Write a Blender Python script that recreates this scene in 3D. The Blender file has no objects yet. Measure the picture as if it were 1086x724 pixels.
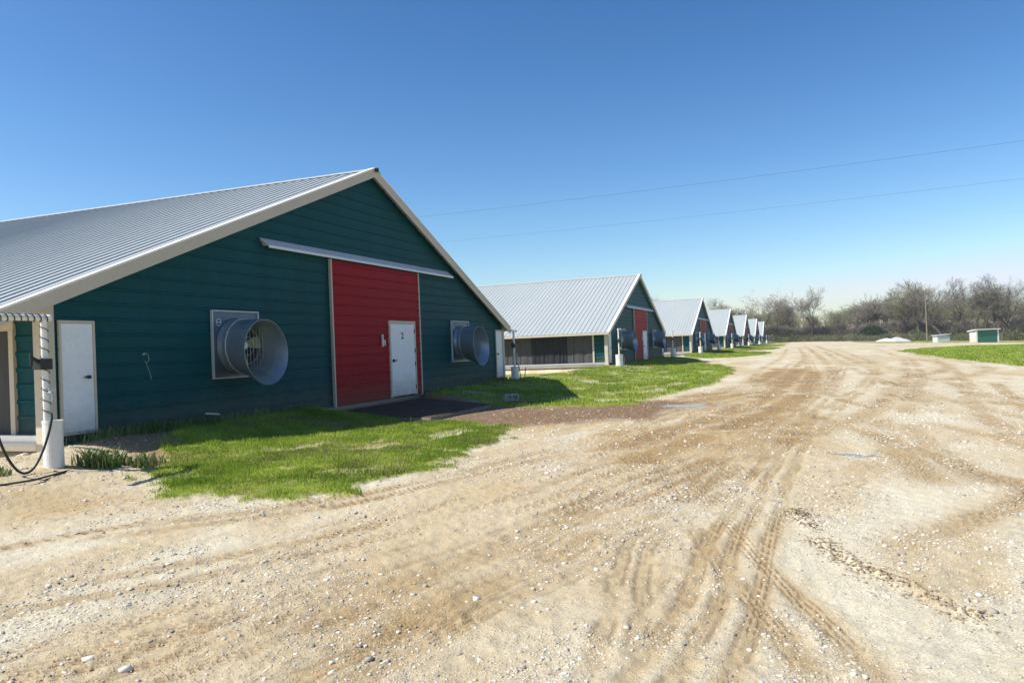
import bpy, math, random
import numpy as np
from mathutils import Matrix, Vector

HAZE = .0002
random.seed(7); rng = np.random.default_rng(7)
sc = bpy.context.scene
COL = sc.collection
PI = math.pi

# ------------------------------------------------------------------ camera
# world: +x runs along the row of barns, +y away behind the gables, z up; metres
AL, PT, RO, FPX = .3681, -.0091, .0395, 803.4
_F0 = Vector((math.cos(AL), math.sin(AL), 0)); _R0 = Vector((math.sin(AL), -math.cos(AL), 0))
_F = _F0*math.cos(PT) - Vector((0, 0, 1))*math.sin(PT); _U0 = _R0.cross(_F)
_R = _R0*math.cos(RO) - _U0*math.sin(RO); _U = _R0*math.sin(RO) + _U0*math.cos(RO)
cd = bpy.data.cameras.new('camera'); cam = bpy.data.objects.new('camera', cd); COL.objects.link(cam)
cd.sensor_width = 36; cd.lens = 36*FPX/1086; cd.clip_end = 5000; cd.clip_start = .05
m = Matrix(((_R.x, _U.x, -_F.x), (_R.y, _U.y, -_F.y), (_R.z, _U.z, -_F.z))).to_4x4()
m.translation = Vector((0, 0, 1.3)); cam.matrix_world = m
sc.camera = cam

# ------------------------------------------------------------------ sky, sun, exposure
SUN_DIR = Vector((-.50, .70, 1)).normalized()
EL = math.asin(SUN_DIR.z)
w = bpy.data.worlds.new('World'); sc.world = w; w.use_nodes = True
nt = w.node_tree; bg = nt.nodes['Background']
sky = nt.nodes.new('ShaderNodeTexSky'); sky.sky_type = 'NISHITA'; sky.sun_disc = False
sky.sun_elevation = EL; sky.sun_rotation = math.atan2(SUN_DIR.x, SUN_DIR.y)
sky.air_density = 1.0; sky.dust_density = .6; sky.ozone_density = 2.0; sky.altitude = 0
SKYS = .13
def _n(ty, **k):
    o = nt.nodes.new(ty)
    for a, b in k.items(): setattr(o, a, b)
    return o
v1 = _n('ShaderNodeVectorMath', operation='SCALE'); v1.inputs['Scale'].default_value = SKYS; nt.links.new(sky.outputs[0], v1.inputs[0])
sx_ = _n('ShaderNodeSeparateXYZ'); nt.links.new(v1.outputs[0], sx_.inputs[0]); cx_ = _n('ShaderNodeCombineXYZ')
for q_, (pw, am, mx) in enumerate(((1.82, 1.12, .535), (1.50, .93, .59), (1.34, .91, .72))):      # deeper blue overhead, pale at the horizon
    p_ = _n('ShaderNodeMath', operation='POWER'); p_.inputs[1].default_value = pw; nt.links.new(sx_.outputs[q_], p_.inputs[0])
    m_ = _n('ShaderNodeMath', operation='MULTIPLY'); m_.inputs[1].default_value = am; nt.links.new(p_.outputs[0], m_.inputs[0])
    c_ = _n('ShaderNodeMath', operation='MINIMUM'); c_.inputs[1].default_value = mx; nt.links.new(m_.outputs[0], c_.inputs[0])
    d_ = _n('ShaderNodeMath', operation='DIVIDE'); d_.inputs[1].default_value = SKYS; nt.links.new(c_.outputs[0], d_.inputs[0]); nt.links.new(d_.outputs[0], cx_.inputs[q_])
nt.links.new(cx_.outputs[0], bg.inputs[0]); bg.inputs[1].default_value = SKYS
sl = bpy.data.lights.new('sun', 'SUN'); sl.energy = 4.5; sl.angle = math.radians(.53); sl.color = (1, .965, .90)
so = bpy.data.objects.new('sun', sl); COL.objects.link(so)
so.rotation_euler = SUN_DIR.to_track_quat('Z', 'Y').to_euler()
sc.view_settings.view_transform = 'Standard'; sc.view_settings.look = 'None'
sc.view_settings.exposure = .62; sc.view_settings.gamma = 1; sc.view_settings.use_curve_mapping = False

# ------------------------------------------------------------------ helpers
def hsh(ix, iy, s):
    n = (ix.astype(np.int64)*374761393 + iy.astype(np.int64)*668265263 + s*1442695041) & 0xffffffff
    n = ((n ^ (n >> 13))*1274126177) & 0xffffffff
    n = (n ^ (n >> 16)) & 0xffffffff
    return n/4294967295.0
def vnoise(x, y, s=0):
    x = np.asarray(x, float); y = np.asarray(y, float)
    ix = np.floor(x); iy = np.floor(y); fx = x-ix; fy = y-iy
    fx = fx*fx*(3-2*fx); fy = fy*fy*(3-2*fy)
    a = hsh(ix, iy, s); b = hsh(ix+1, iy, s); c = hsh(ix, iy+1, s); d = hsh(ix+1, iy+1, s)
    return (a*(1-fx)+b*fx)*(1-fy) + (c*(1-fx)+d*fx)*fy
def fbm(x, y, s=0, o=4):
    r = 0; a = .5; t = 0
    for i in range(o):
        r = r + a*vnoise(x*2**i+i*17.3, y*2**i-i*9.1, s+i); t += a; a *= .5
    return r/t
def ss(x, a=0., b=1.):
    x = np.clip((x-a)/(b-a), 0, 1); return x*x*(3-2*x)

def tag(o, label=None, cat=None, group=None, kind=None):
    if label: o['label'] = label
    if cat: o['category'] = cat
    if group: o['group'] = group
    if kind: o['kind'] = kind
    return o
def empty(name, loc, rz=0, **k):
    o = bpy.data.objects.new(name, None); COL.objects.link(o); o.location = loc; o.rotation_euler = (0, 0, rz)
    o.empty_display_size = .2
    return tag(o, **k)

class MB:
    def __init__(s): s.v = []; s.f = []; s.mi = []; s.m = 0
    def face(s, *p):
        n = len(s.v); s.v += [tuple(q) for q in p]; s.f.append(tuple(range(n, n+len(p)))); s.mi.append(s.m)
    def hexa(s, c):  # 8 corners: bottom 0-3 ccw, top 4-7
        n = len(s.v); s.v += [tuple(q) for q in c]
        for f in ((3, 2, 1, 0), (4, 5, 6, 7), (0, 1, 5, 4), (1, 2, 6, 5), (2, 3, 7, 6), (3, 0, 4, 7)):
            s.f.append(tuple(n+i for i in f)); s.mi.append(s.m)
    def box(s, x0, x1, y0, y1, z0, z1):
        s.hexa([(x0, y0, z0), (x1, y0, z0), (x1, y1, z0), (x0, y1, z0), (x0, y0, z1), (x1, y0, z1), (x1, y1, z1), (x0, y1, z1)])
    def tube(s, pts, r, n=8, caps=True):
        pts = [Vector(p) for p in pts]; rr = r if isinstance(r, (list, tuple)) else [r]*len(pts)
        base = len(s.v); up = None
        for i, p in enumerate(pts):
            d = (pts[min(i+1, len(pts)-1)] - pts[max(i-1, 0)]).normalized()
            if up is None: up = d.orthogonal().normalized()
            up = (up - d*up.dot(d)).normalized(); sd = d.cross(up)
            for k in range(n):
                a = 2*PI*k/n; s.v.append(tuple(p + (up*math.cos(a)+sd*math.sin(a))*rr[i]))
        for i in range(len(pts)-1):
            for k in range(n):
                a = base+i*n+k; b = base+i*n+(k+1) % n
                s.f.append((a, b, b+n, a+n)); s.mi.append(s.m)
        if caps:
            s.f.append(tuple(base+k for k in range(n))[::-1]); s.mi.append(s.m)
            e = base+(len(pts)-1)*n; s.f.append(tuple(e+k for k in range(n))); s.mi.append(s.m)
    def build(s, name, mats, parent=None, smooth=False, bevel=0):
        me = bpy.data.meshes.new(name); me.from_pydata(s.v, [], s.f)
        mats = mats if isinstance(mats, (list, tuple)) else [mats]
        for q in mats: me.materials.append(q)
        if len(mats) > 1: me.polygons.foreach_set('material_index', s.mi)
        if smooth: me.polygons.foreach_set('use_smooth', [True]*len(s.f))
        me.update()
        o = bpy.data.objects.new(name, me); COL.objects.link(o)
        if parent: o.parent = parent
        if bevel:
            b = o.modifiers.new('bevel', 'BEVEL'); b.width = bevel; b.segments = 2; b.limit_method = 'ANGLE'
        return o
def np_mesh(name, V, F, mats, parent=None, col=None, mi=None, smooth=False):
    """V (n,3), F (m,k) equal-size faces, col (n,3|4) vertex attribute 'col'"""
    me = bpy.data.meshes.new(name); V = np.asarray(V, np.float32); F = np.asarray(F, np.int32)
    me.vertices.add(len(V)); me.vertices.foreach_set('co', V.ravel())
    m_, k = F.shape; me.loops.add(m_*k); me.loops.foreach_set('vertex_index', F.ravel())
    me.polygons.add(m_); me.polygons.foreach_set('loop_start', np.arange(m_, dtype=np.int32)*k)
    me.polygons.foreach_set('loop_total', np.full(m_, k, np.int32))
    if smooth: me.polygons.foreach_set('use_smooth', np.ones(m_, bool))
    mats = mats if isinstance(mats, (list, tuple)) else [mats]
    for q in mats: me.materials.append(q)
    if mi is not None: me.polygons.foreach_set('material_index', np.asarray(mi, np.int32))
    me.update(calc_edges=True)
    if col is not None:
        a = me.color_attributes.new('col', 'FLOAT_COLOR', 'POINT')
        c = np.ones((len(V), 4), np.float32); c[:, :col.shape[1]] = col; a.data.foreach_set('color', c.ravel())
    o = bpy.data.objects.new(name, me); COL.objects.link(o)
    if parent: o.parent = parent
    return o
def children(o): return [c for c in bpy.data.objects if c.parent is o]
def copy_tree(o, parent=None, kids=None):
    c = o.copy(); COL.objects.link(c); c.parent = parent
    for ch in (kids or KIDS)(o): copy_tree(ch, c, kids)
    return c
def KIDS(o): return list(o.children)

# ------------------------------------------------------------------ materials
class N:
    def __init__(s, name):
        s.m = bpy.data.materials.new(name); s.m.use_nodes = True; s.t = s.m.node_tree; s.b = s.t.nodes['Principled BSDF']
    def n(s, ty, **k):
        o = s.t.nodes.new(ty)
        for a, b in k.items():
            if a[0] == '_': o.inputs[int(a[1:]) if a[1:].isdigit() else a[1:].replace('_', ' ')].default_value = b
            else: setattr(o, a, b)
        return o
    def l(s, a, b): s.t.links.new(a, b)
    def coord(s, kind='Object', scale=(1, 1, 1)):
        c = s.n('ShaderNodeTexCoord'); mp = s.n('ShaderNodeMapping'); mp.inputs['Scale'].default_value = scale
        s.l(c.outputs[kind], mp.inputs[0]); return mp.outputs[0]
    def noise(s, vec, scale, det=4, rough=.55):
        o = s.n('ShaderNodeTexNoise'); o.inputs['Scale'].default_value = scale; o.inputs['Detail'].default_value = det; o.inputs['Roughness'].default_value = rough
        s.l(vec, o.inputs['Vector']); return o.outputs['Fac']
    def ramp(s, fac, stops):
        o = s.n('ShaderNodeValToRGB'); e = o.color_ramp.elements
        while len(e) < len(stops): e.new(.5)
        for i, (p, c) in enumerate(stops): e[i].position = p; e[i].color = (*c, 1) if len(c) == 3 else c
        s.l(fac, o.inputs[0]); return o.outputs[0]
    def mix(s, fac, a, b, mode='MIX'):
        o = s.n('ShaderNodeMix', data_type='RGBA', blend_type=mode)
        for sock, v in ((o.inputs[0], fac), (o.inputs[6], a), (o.inputs[7], b)):
            if isinstance(v, (int, float)): sock.default_value = v
            elif isinstance(v, (tuple, list)): sock.default_value = (*v, 1)
            else: s.l(v, sock)
        return o.outputs[2]
    def math(s, op, a, b=0., c=0.):
        o = s.n('ShaderNodeMath', operation=op)
        for i, v in enumerate((a, b, c)):
            if isinstance(v, (int, float)): o.inputs[i].default_value = v
            else: s.l(v, o.inputs[i])
        return o.outputs[0]
    def bump(s, h, strength=.5, dist=.01):
        o = s.n('ShaderNodeBump'); o.inputs['Strength'].default_value = strength; o.inputs['Distance'].default_value = dist
        s.l(h, o.inputs['Height']); s.l(o.outputs[0], s.b.inputs['Normal'])

def painted(name, col, rough=.45, var=.12, dirt=None, metal=0., dscale=1.2, streak=(1, 1, 1), spec=.5, low=None):
    """painted / galvanised surface: slow tone drift, fine grain, washed-down streaks and mud near the ground"""
    k = N(name); v = k.coord('Object', streak)
    n1 = k.noise(v, dscale, 5, .6); n2 = k.noise(k.coord('Object'), 14, 4, .6)
    a = tuple(min(1, c*(1-var)) for c in col); b = tuple(min(1, c*(1+var)) for c in col)
    c = k.mix(n1, a, b)
    f = k.ramp(n2, [(.45, (0, 0, 0)), (.75, (1, 1, 1))])
    c = k.mix(k.math('MULTIPLY', f, .25), c, dirt or tuple(x*.8 for x in col))
    if low:
        g = k.n('ShaderNodeNewGeometry'); sx = k.n('ShaderNodeSeparateXYZ'); k.l(g.outputs['Position'], sx.inputs[0])
        h = k.math('ADD', sx.outputs[2], k.math('MULTIPLY', k.noise(k.coord('Object', (1, 1, 3)), 3, 5, .7), -.9))
        fac = k.ramp(k.math('ADD', h, .35), [(0., (1, 1, 1)), (.55, (0, 0, 0))])
        c = k.mix(k.math('MULTIPLY', fac, .7), c, low)
    k.l(c, k.b.inputs['Base Color']); k.b.inputs['Metallic'].default_value = metal
    r = k.math('MULTIPLY_ADD', n2, .25, rough-.1); k.l(r, k.b.inputs['Roughness'])
    k.b.inputs['Specular IOR Level'].default_value = spec
    k.bump(k.noise(k.coord('Object', (1, 1, 2)), 1.7, 3, .6), .35, .03)
    return k.m
def plain(name, col, rough=.6, metal=0.):
    k = N(name); n1 = k.noise(k.coord('Object'), 9, 4)
    k.l(k.mix(n1, tuple(c*.85 for c in col), tuple(min(1, c*1.12) for c in col)), k.b.inputs['Base Color'])
    k.b.inputs['Roughness'].default_value = rough; k.b.inputs['Metallic'].default_value = metal
    return k.m

M = {}
M['green'] = painted('green_siding', (.005, .068, .080), .5, .28, (.03, .11, .11), streak=(1.2, 1, .25), low=(.10, .11, .08), spec=.10)
M['red'] = painted('red_siding', (.30, .006, .015), .5, .22, (.26, .03, .03), streak=(1.5, 1, .3), low=(.25, .07, .05), spec=.10)
M['beige'] = painted('beige_trim', (.58, .51, .40), .5, .08, (.42, .34, .25))
M['white'] = painted('white_door', (.82, .84, .86), .45, .05, (.55, .55, .52), streak=(2, 1, .3), low=(.5, .42, .32))
M['pvc'] = painted('white_pipe', (.80, .78, .72), .4, .06, (.55, .5, .42))
M['roof'] = painted('galvanised_roof', (.385, .415, .405), .5, .12, (.30, .31, .29), metal=.08, dscale=.5, streak=(.3, 1, 1))
M['galv'] = painted('galvanised_sheet', (.40, .46, .50), .36, .3, (.26, .28, .28), metal=.65, dscale=2.5, streak=(2.5, 1, .5))
M['galvdark'] = painted('fan_panel', (.12, .16, .20), .45, .25, (.2, .2, .2), metal=.5, dscale=3)
M['galvpale'] = painted('pale_track', (.66, .68, .68), .4, .08, (.5, .5, .5), metal=.2)
M['dark'] = plain('dark_metal', (.02, .022, .025), .6)
M['black'] = plain('black_rubber', (.014, .014, .015), .5)
M['blade'] = painted('fan_blade', (.27, .31, .19), .5, .1)
M['conc'] = painted('concrete', (.36, .33, .28), .9, .2, (.25, .2, .15), low=(.3, .22, .15))
M['slab'] = painted('muddy_slab', (.10, .068, .045), .95, .5, (.2, .15, .11), dscale=2, spec=.1)
M['slabedge'] = painted('slab_edge', (.20, .175, .14), .9, .35)
M['mesh'] = painted('curtain_grey', (.066, .064, .064), .8, .35, (.12, .115, .105), dscale=3, streak=(1, 6, .4))  # plain grey of most curtain panels
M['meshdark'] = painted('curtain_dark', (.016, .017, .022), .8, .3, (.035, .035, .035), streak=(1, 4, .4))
M['wood'] = painted('weathered_wood', (.22, .18, .14), .9, .2, (.12, .1, .08), streak=(3, 3, .4))
M['orange'] = plain('orange_plastic', (.6, .12, .03), .5)

# ------------------------------------------------------------------ ground shape and cover masks
T1, D, W, SP = 18.564, 11.355, 9.7825, 37.096
NB = 7
def poly_sd(x, y, P):
    """signed distance to a polygon, positive inside"""
    x = np.asarray(x); y = np.asarray(y); Q = np.array(P); lo = Q.min(0)-4; hi = Q.max(0)+4
    ok = (x > lo[0]) & (x < hi[0]) & (y > lo[1]) & (y < hi[1])
    if ok.size > 200 and not ok.all():
        D_ = np.full(x.shape, -1e3)
        if ok.any(): D_[ok] = poly_sd(x[ok], y[ok], P)
        return D_
    d = np.full(np.shape(x), 1e9); ins = np.zeros(np.shape(x), bool); n = len(P)
    for i in range(n):
        ax, ay = P[i]; bx, by = P[(i+1) % n]
        ex, ey = bx-ax, by-ay; px, py = x-ax, y-ay
        t = np.clip((px*ex+py*ey)/(ex*ex+ey*ey), 0, 1)
        d = np.minimum(d, np.hypot(px-ex*t, py-ey*t))
        c = ((ay <= y) & (by > y)) | ((by <= y) & (ay > y))
        with np.errstate(divide='ignore', invalid='ignore'):
            xi = ax + (y-ay)/(by-ay if by != ay else 1e-9)*ex
        ins ^= c & (x < xi)
    return np.where(ins, d, -d)
def line_d(x, y, P):
    """distance to a polyline, length along it and signed side distance (only worked out within 4 m of it)"""
    x = np.asarray(x); y = np.asarray(y)
    d = np.full(x.shape, 1e3); s = np.zeros(x.shape); sd = np.full(x.shape, 1e3); acc = 0
    for c in range(0, len(P)-1, 7):
        Q = np.array(P[c:c+8]); lo = Q.min(0)-4; hi = Q.max(0)+4
        ok = np.flatnonzero((x > lo[0]) & (x < hi[0]) & (y > lo[1]) & (y < hi[1]))
        xs, ys, d1, s1, sd1 = x[ok], y[ok], d[ok], s[ok], sd[ok]
        for (ax, ay), (bx, by) in zip(Q[:-1], Q[1:]):
            ex, ey = bx-ax, by-ay; L = math.hypot(ex, ey); px, py = xs-ax, ys-ay
            t = np.clip((px*ex+py*ey)/(L*L), 0, 1); q = np.hypot(px-ex*t, py-ey*t)
            b = q < d1; d1 = np.where(b, q, d1); s1 = np.where(b, acc+t*L, s1); sd1 = np.where(b, np.sign(px*ey-py*ex)*q, sd1); acc += L
        d[ok] = d1; s[ok] = s1; sd[ok] = sd1
    return d, s, sd
def smooth_line(P, n=8):
    out = []
    P = [P[0]]+list(P)+[P[-1]]
    for i in range(1, len(P)-2):
        p0, p1, p2, p3 = P[i-1:i+3]
        for k in range(n):
            t = k/n
            out.append(tuple(.5*(2*p1[j]+(p2[j]-p0[j])*t+(2*p0[j]-5*p1[j]+4*p2[j]-p3[j])*t*t+(3*p1[j]-p0[j]-3*p2[j]+p3[j])*t**3) for j in (0, 1)))
    out.append(P[-2]); return out

LAWN1 = [(9.6, 9.9), (8.6, 9.2), (7.9, 9.0), (7.3, 8.5), (7.15, 7.4), (7.0, 6.4), (7.1, 5.5), (7.5, 5.0), (8.1, 5.05), (8.8, 4.95), (9.8, 4.7), (11.5, 5.05), (13.4, 5.2), (14.8, 6.0), (15.2, 7.3), (15.2, 11.6), (10.4, 11.6), (10.2, 10.6)]
LAWN2 = [(18.8, 7.7), (18.2, 7.3), (19.2, 6.6), (19.1, 4.95), (20.6, 4.2), (24.6, 3.7), (28.7, 3.2), (38, 3.3), (47.4, 4.2), (55, 6.7), (66, 8.6), (66, 11.8), (46.5, 11.8), (46.5, 9.8), (44, 10.6), (46, 12.5), (34, 12.2), (28.6, 30), (28.6, 11.3), (21.5, 11.4), (19.1, 8.1)]
RLAWN = [(88, -9.2), (78, -9.2), (61, -9.1), (52, -9.8), (44, -10.4), (33, -12), (20, -16), (20, -60), (150, -60), (150, -34), (137, -24.5), (112, -15.2), (98, -11)]
LAWNS = [LAWN1, LAWN2, RLAWN]
for k in range(2, NB+1):
    x0 = T1+k*SP-W
    LAWNS.append([(x0-15, 9.6), (x0-13, 6.2), (x0-6, 4.2), (x0+4, 3.4), (x0+12, 4.6), (x0+16, 8.2), (x0+19, 9), (x0+19, 11.8), (x0, 11.8), (x0-1, 10), (x0-8, 11.6)])
LAWNS.append([(190, -16), (186, -60), (250, -90), (270, -60), (258, -14), (230, -12)])      # strip before the far trees
DARK = [(14.6, 8.3), (21.0, 8.6), (19.4, 7.2), (19.6, 5.6), (21.5, 3.6), (19.8, 2.4), (16.2, 3.4), (15.2, 5.0), (14.4, 5.9), (14.4, 7.4)]
BROWN = [(14.5, 7.0), (22, 4.0), (30, 1.6), (30, .2), (18, .4), (12.8, -.8), (10, -.3), (9.4, 1.0), (11.2, 2.2), (12, 3.4), (13, 4.6)]
RUTS = [
 ([(15.5, 6.6), (17.5, 5.6), (20, 4.2), (24, 2.7), (32, 1.6), (44, 1.2)], (0, .9), .42, .02, 1.0),
 ([(9.5, 3.2), (13, 2.6), (18, 1.6), (26, .8), (40, .4)], (0, .8), .34, .015, .9),
 ([(3.0, 3.0), (5.0, 2.6), (8, 1.9), (12, 1.0), (18, .4)], (0, .5), .22, .01, .7),
 ([(2.0, 4.2), (3.2, 3.6), (5.2, 2.9), (8.5, 2.1), (14, 1.0), (24, -.2), (48, -1.8)], (0, .22, .5), .05, .012, .6),
 ([(2.4, -.6), (4.2, .1), (6.2, .75), (9.5, 1.7), (14, 2.8), (19, 4.4)], (0, .3), .07, .014, .6),
 ([(5.0, 6.9), (7.2, 5.1), (10.5, 4.0), (15, 3.3), (21, 2.2), (30, .2), (50, -2.6)], (0, .35), .10, .02, .6),
 ([(6, -3.2), (9, -2.3), (13, -1.3), (19, .3), (27, 1.6), (40, 2.2), (70, 1.8), (120, 2.5)], (0, 1.7), .16, .02, .6),
 ([(10, -5.5), (16, -4.2), (26, -3.0), (45, -2.2), (90, -2)], (0, 1.8), .2, .02, .5),
 # polyline, half gauge offsets, width, depth, brownness
 ([(1.5, 6.4), (3.7, 5.4), (4.63, 4.77), (5.95, 4.08), (8.06, 3.45), (11.2, 2.9), (17.2, 2.27), (27.3, 1.67), (52, .8)], (0, .45), .09, .022, .55),
 ([(2.5, 7.6), (5.07, 6.61), (6.25, 6.0), (7.0, 4.94), (8.9, 4.1), (12.2, 3.5), (16.1, 2.9), (22, 1.3), (45, -1.5)], (0,), .09, .016, .45),
 ([(2.6, .75), (3.7, .72), (4.72, .67), (5.75, .64), (8.7, .58), (15.5, .2), (33.5, -.2), (80, 0)], (-.14, .06, .3), .06, .02, .6),
 ([(2.8, .9), (4.0, 1.08), (5.55, 1.33), (7.3, 1.36), (12, 1.3), (20, 1.9)], (0, .18), .06, .016, .5),
 ([(2.2, 2.9), (3.46, 2.4), (4.44, 2.2), (5.68, 1.81), (8.56, 1.17), (15.5, .12), (34, -2.4), (60, -4.2)], (0, .28), .10, .02, .55),
 ([(6.1, -.35), (7.0, -.85), (9.1, -2.04), (14, -3.6), (30, -6)], (0,), .16, .016, .6),
 ([(1.6, 5.2), (2.6, 4.5), (4.2, 3.7), (6.4, 2.9), (10, 2.2), (17, 1.2), (30, .9)], (0, .35), .10, .016, .45),
 ([(9, -1.4), (14, -1.2), (22, -1.9), (34, -3.8), (60, -6.5)], (0, .5, 1.9), .2, .02, .55),
 ([(12, 2.6), (18, .6), (26, -.6), (40, -1.2), (80, -1.0), (150, 0)], (0, 1.8), .25, .02, .6),
 ([(49.5, 11.5), (53.5, 9), (53, 5.6), (51, 1.9), (51, -1.0), (52, -5)], (0,), .5, .03, .95),
 ([(88, 10.5), (91, 7), (90.5, 3), (89, -3)], (0,), .7, .02, .8),
 ([(126, 10.5), (128, 6), (127, 1), (126, -4)], (0,), .8, .02, .6),
 ([(20, -2.6), (32, -3.4), (40, -6), (50, -7.4), (70, -7), (110, -9)], (0, 1.7), .3, .02, .5),
]
SLAB = [(15.5, 11.3), (14.95, 7.75), (18.5, 7.8), (21.2, 11.3)]
CLODS = [(7.9, .16), (7.64, .09), (6.9, .0), (6.63, -.05), (6.06, -.27), (5.7, -.5), (5.18, -.81), (4.8, -1.04), (4.3, -1.35)]
PUD = [(19.8, 3.0, .62, .75, -.338), (11.75, -.5, .13, .24, -.392)]
PADS = [(28.2, 10.8), (7.44, 9.68)]

def masks(x, y, only_grass=False):
    """grass, brown dirt, dark mud, tread relief"""
    e = (fbm(x*1.1, y*1.1, 5, 4)-.5)*1.0 + (fbm(x*4.5, y*4.5, 6, 3)-.5)*.45
    far = np.clip(np.hypot(x, y)/60, .35, 1.8)
    g = np.full(np.shape(x), -1e9); cell = poly_sd(x, y, [(8.6, 8.6), (8.6, 12), (16, 12), (16, 8.6)])
    for L in LAWNS: g = np.maximum(g, poly_sd(x, y, L))
    bare = ss(fbm(x*.9+3, y*1.3, 31, 4), .56, .68)*.85
    grass = ss(g+e*1.25, -.12, .25)*(1-bare*ss(g, .2, 1.2)*.7)
    # behind / between / beyond
    uu = np.abs((x-T1+SP/2) % SP - SP/2); fieldn = ss(y, 12.5, 14)*ss(x, 30, 31)*np.maximum(ss(uu, W+.9, W+1.7), ss(W, uu+2, uu+3))
    grass = np.maximum(grass, fieldn*(.75+.25*fbm(x*.3, y*.3, 8)))
    if only_grass: return np.clip(grass, 0, 1), 0, 0, 0, 0
    e2 = (fbm(x*.6, y*.9, 9, 4)-.5)*2.4
    dark = np.maximum(ss(poly_sd(x, y, DARK)+e2*.6, -.4, .5), ss(poly_sd(x, y, SLAB), -.9, -.3)*.8)
    brown = ss(poly_sd(x, y, BROWN)+e2*1.3, -1.4, 1.6)*.65*ss(fbm(x*.45, y*2.2, 24, 5), .36, .58)
    brown = np.maximum(brown, ss(fbm(x*.16, y*.55, 21, 5), .48, .68)*.42)          # long tan swathes worn along the drive
    brown = np.maximum(brown, ss(fbm(x*.5+y*.2, y*1.3, 23, 5), .50, .70)*.40)
    brown = np.maximum(brown, ss(1-np.hypot(x-6.3, y-8.2)/2.8+e*.5)*.6*(1-grass))     # sandy apron by the near corner
    rel = np.zeros(np.shape(x)); tread = np.zeros(np.shape(x)); wob = (fbm(x*.8, y*.8, 41, 3)-.5)*.25; tf = ss(fbm(x*.8, y*.8, 77, 3), .45, .6)
    for P, offs, wd, dp, br in RUTS:
        P = smooth_line(P, 6); Q = np.array(P); lo = Q.min(0)-4; hi = Q.max(0)+4
        D0, S0, E0 = line_d(x, y, P)
        LT = sum(math.dist(a_, b_) for a_, b_ in zip(P[:-1], P[1:]))
        k_ = np.flatnonzero((D0 < max(abs(v) for v in offs)+wd*6) & (S0 > 1e-3) & (S0 < LT-1e-3))
        if not len(k_): continue
        xs, ys, d, s, sd = x[k_], y[k_], D0[k_], S0[k_], E0[k_]
        ends = ss(s, 0, 1.2)*ss(LT-s, 0, 1.2); sp_ = ss(fbm(xs*3, ys*3, 55, 3), .42, .58); wb = wob[k_]; tfk = tf[k_]
        for o in offs:
            q = np.abs(sd+wb*.6-o)
            fade = ss(fbm(xs*.55+o, ys*.55, 50+int(wd*100), 4), .30, .50)*ends
            brown[k_] = np.maximum(brown[k_], np.exp(-(q/(wd*1.8))**2)*fade*br*.95)
            rel[k_] += (.55*np.exp(-((q-wd*1.9)/(wd*.7))**2)-np.exp(-(q/wd)**2))*fade*dp
            t = np.exp(-(q/(wd*1.1))**4)*tfk*ends
            lane = np.floor((sd-o)/.042); lug = (((sd-o)/.042) % 1 < .38) & ((s/.17 + hsh(lane, lane*0, 5)*3) % 1 < .72)
            tread[k_] = np.maximum(tread[k_], np.maximum(t*lug, np.maximum(np.exp(-((q-wd*.8)/.022)**2)*fade*.6*sp_, np.exp(-(q/(wd*1.1))**2)*fade*.38*br)))
    brown = np.maximum(brown, ss(cell, -.3, .5)); dark = np.maximum(dark, ss(cell, -.3, .5)*.55*(1-grass*.5))
    return np.clip(grass, 0, 1), np.clip(brown, 0, 1), np.clip(dark, 0, 1), rel, tread

def base_z(x, y):
    a = .3*ss((11.0-y)/3.4)
    a = a*ss(np.hypot((x-28.2)/1.4, (y-10.8)/1.0), .6, 1.4)
    u = (x-T1+SP/2) % SP - SP/2; outb = ss(np.abs(u)-W+.15, 0, .7)
    a = np.maximum(a, .34*outb*ss(y, 10.9, 11.7))
    return -a - .034*np.minimum(3*np.logaddexp(0, -y/3), 80)
def height(x, y, fine=True):
    g, b, dk, rel, tr = masks(x, y, not fine)
    z = base_z(x, y)
    near = 1/(1+(np.hypot(x, y)/45)**2)
    wall = ss(y, 10.6, 11.3)
    z = z + (fbm(x*.35, y*.35, 1, 3)-.5)*.07*(1-wall*.8) + (fbm(x*1.9, y*1.9, 2, 4)-.5)*.030
    z = z + g*.035 + .10*np.exp(-((x-9.6)**2+(y-10.2)**2)/1.2)   # soil heap by the corner door
    if fine:
        r = np.hypot(x, y)
        z = z + rel*.20 - tr*.012*ss(r, 26, 14)
        z = z + (fbm(x*11, y*11, 3, 3)-.5)*.024*ss(r, 40, 10)*(1+1.6*dk+b*.5)
        d, s, sd = line_d(x, y, smooth_line(CLODS))
        c = np.exp(-(d/.085)**4)*ss(fbm(x*2.2, y*2.2, 91, 3), .28, .45)
        z = z + c*(vnoise(x*26, y*26, 92)-.48)*.060
    sd_ = poly_sd(x, y, SLAB); nr_ = ss(sd_, -1.6, -.2); z = z*(1-nr_) + np.maximum(z, -.235)*nr_
    sl_ = ss(sd_, -.12, .05); z = z*(1-sl_) + np.minimum(z, -.26)*sl_
    for px, py, a, c, zz in PUD:
        q = np.hypot((x-px)/a, (y-py)/c) + (fbm(x*2.6, y*2.6, 61, 3)-.5)*.7
        k = ss(q, 1.5, .6); z = z*(1-k) + (zz-.022)*k + ss(q, .7, 1.1)*ss(q, 1.6, 1.1)*.012
    return z, g, b, dk, tr

def gz(x, y):
    return float(height(np.array([float(x)]), np.array([float(y)]), False)[0][0])

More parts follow.
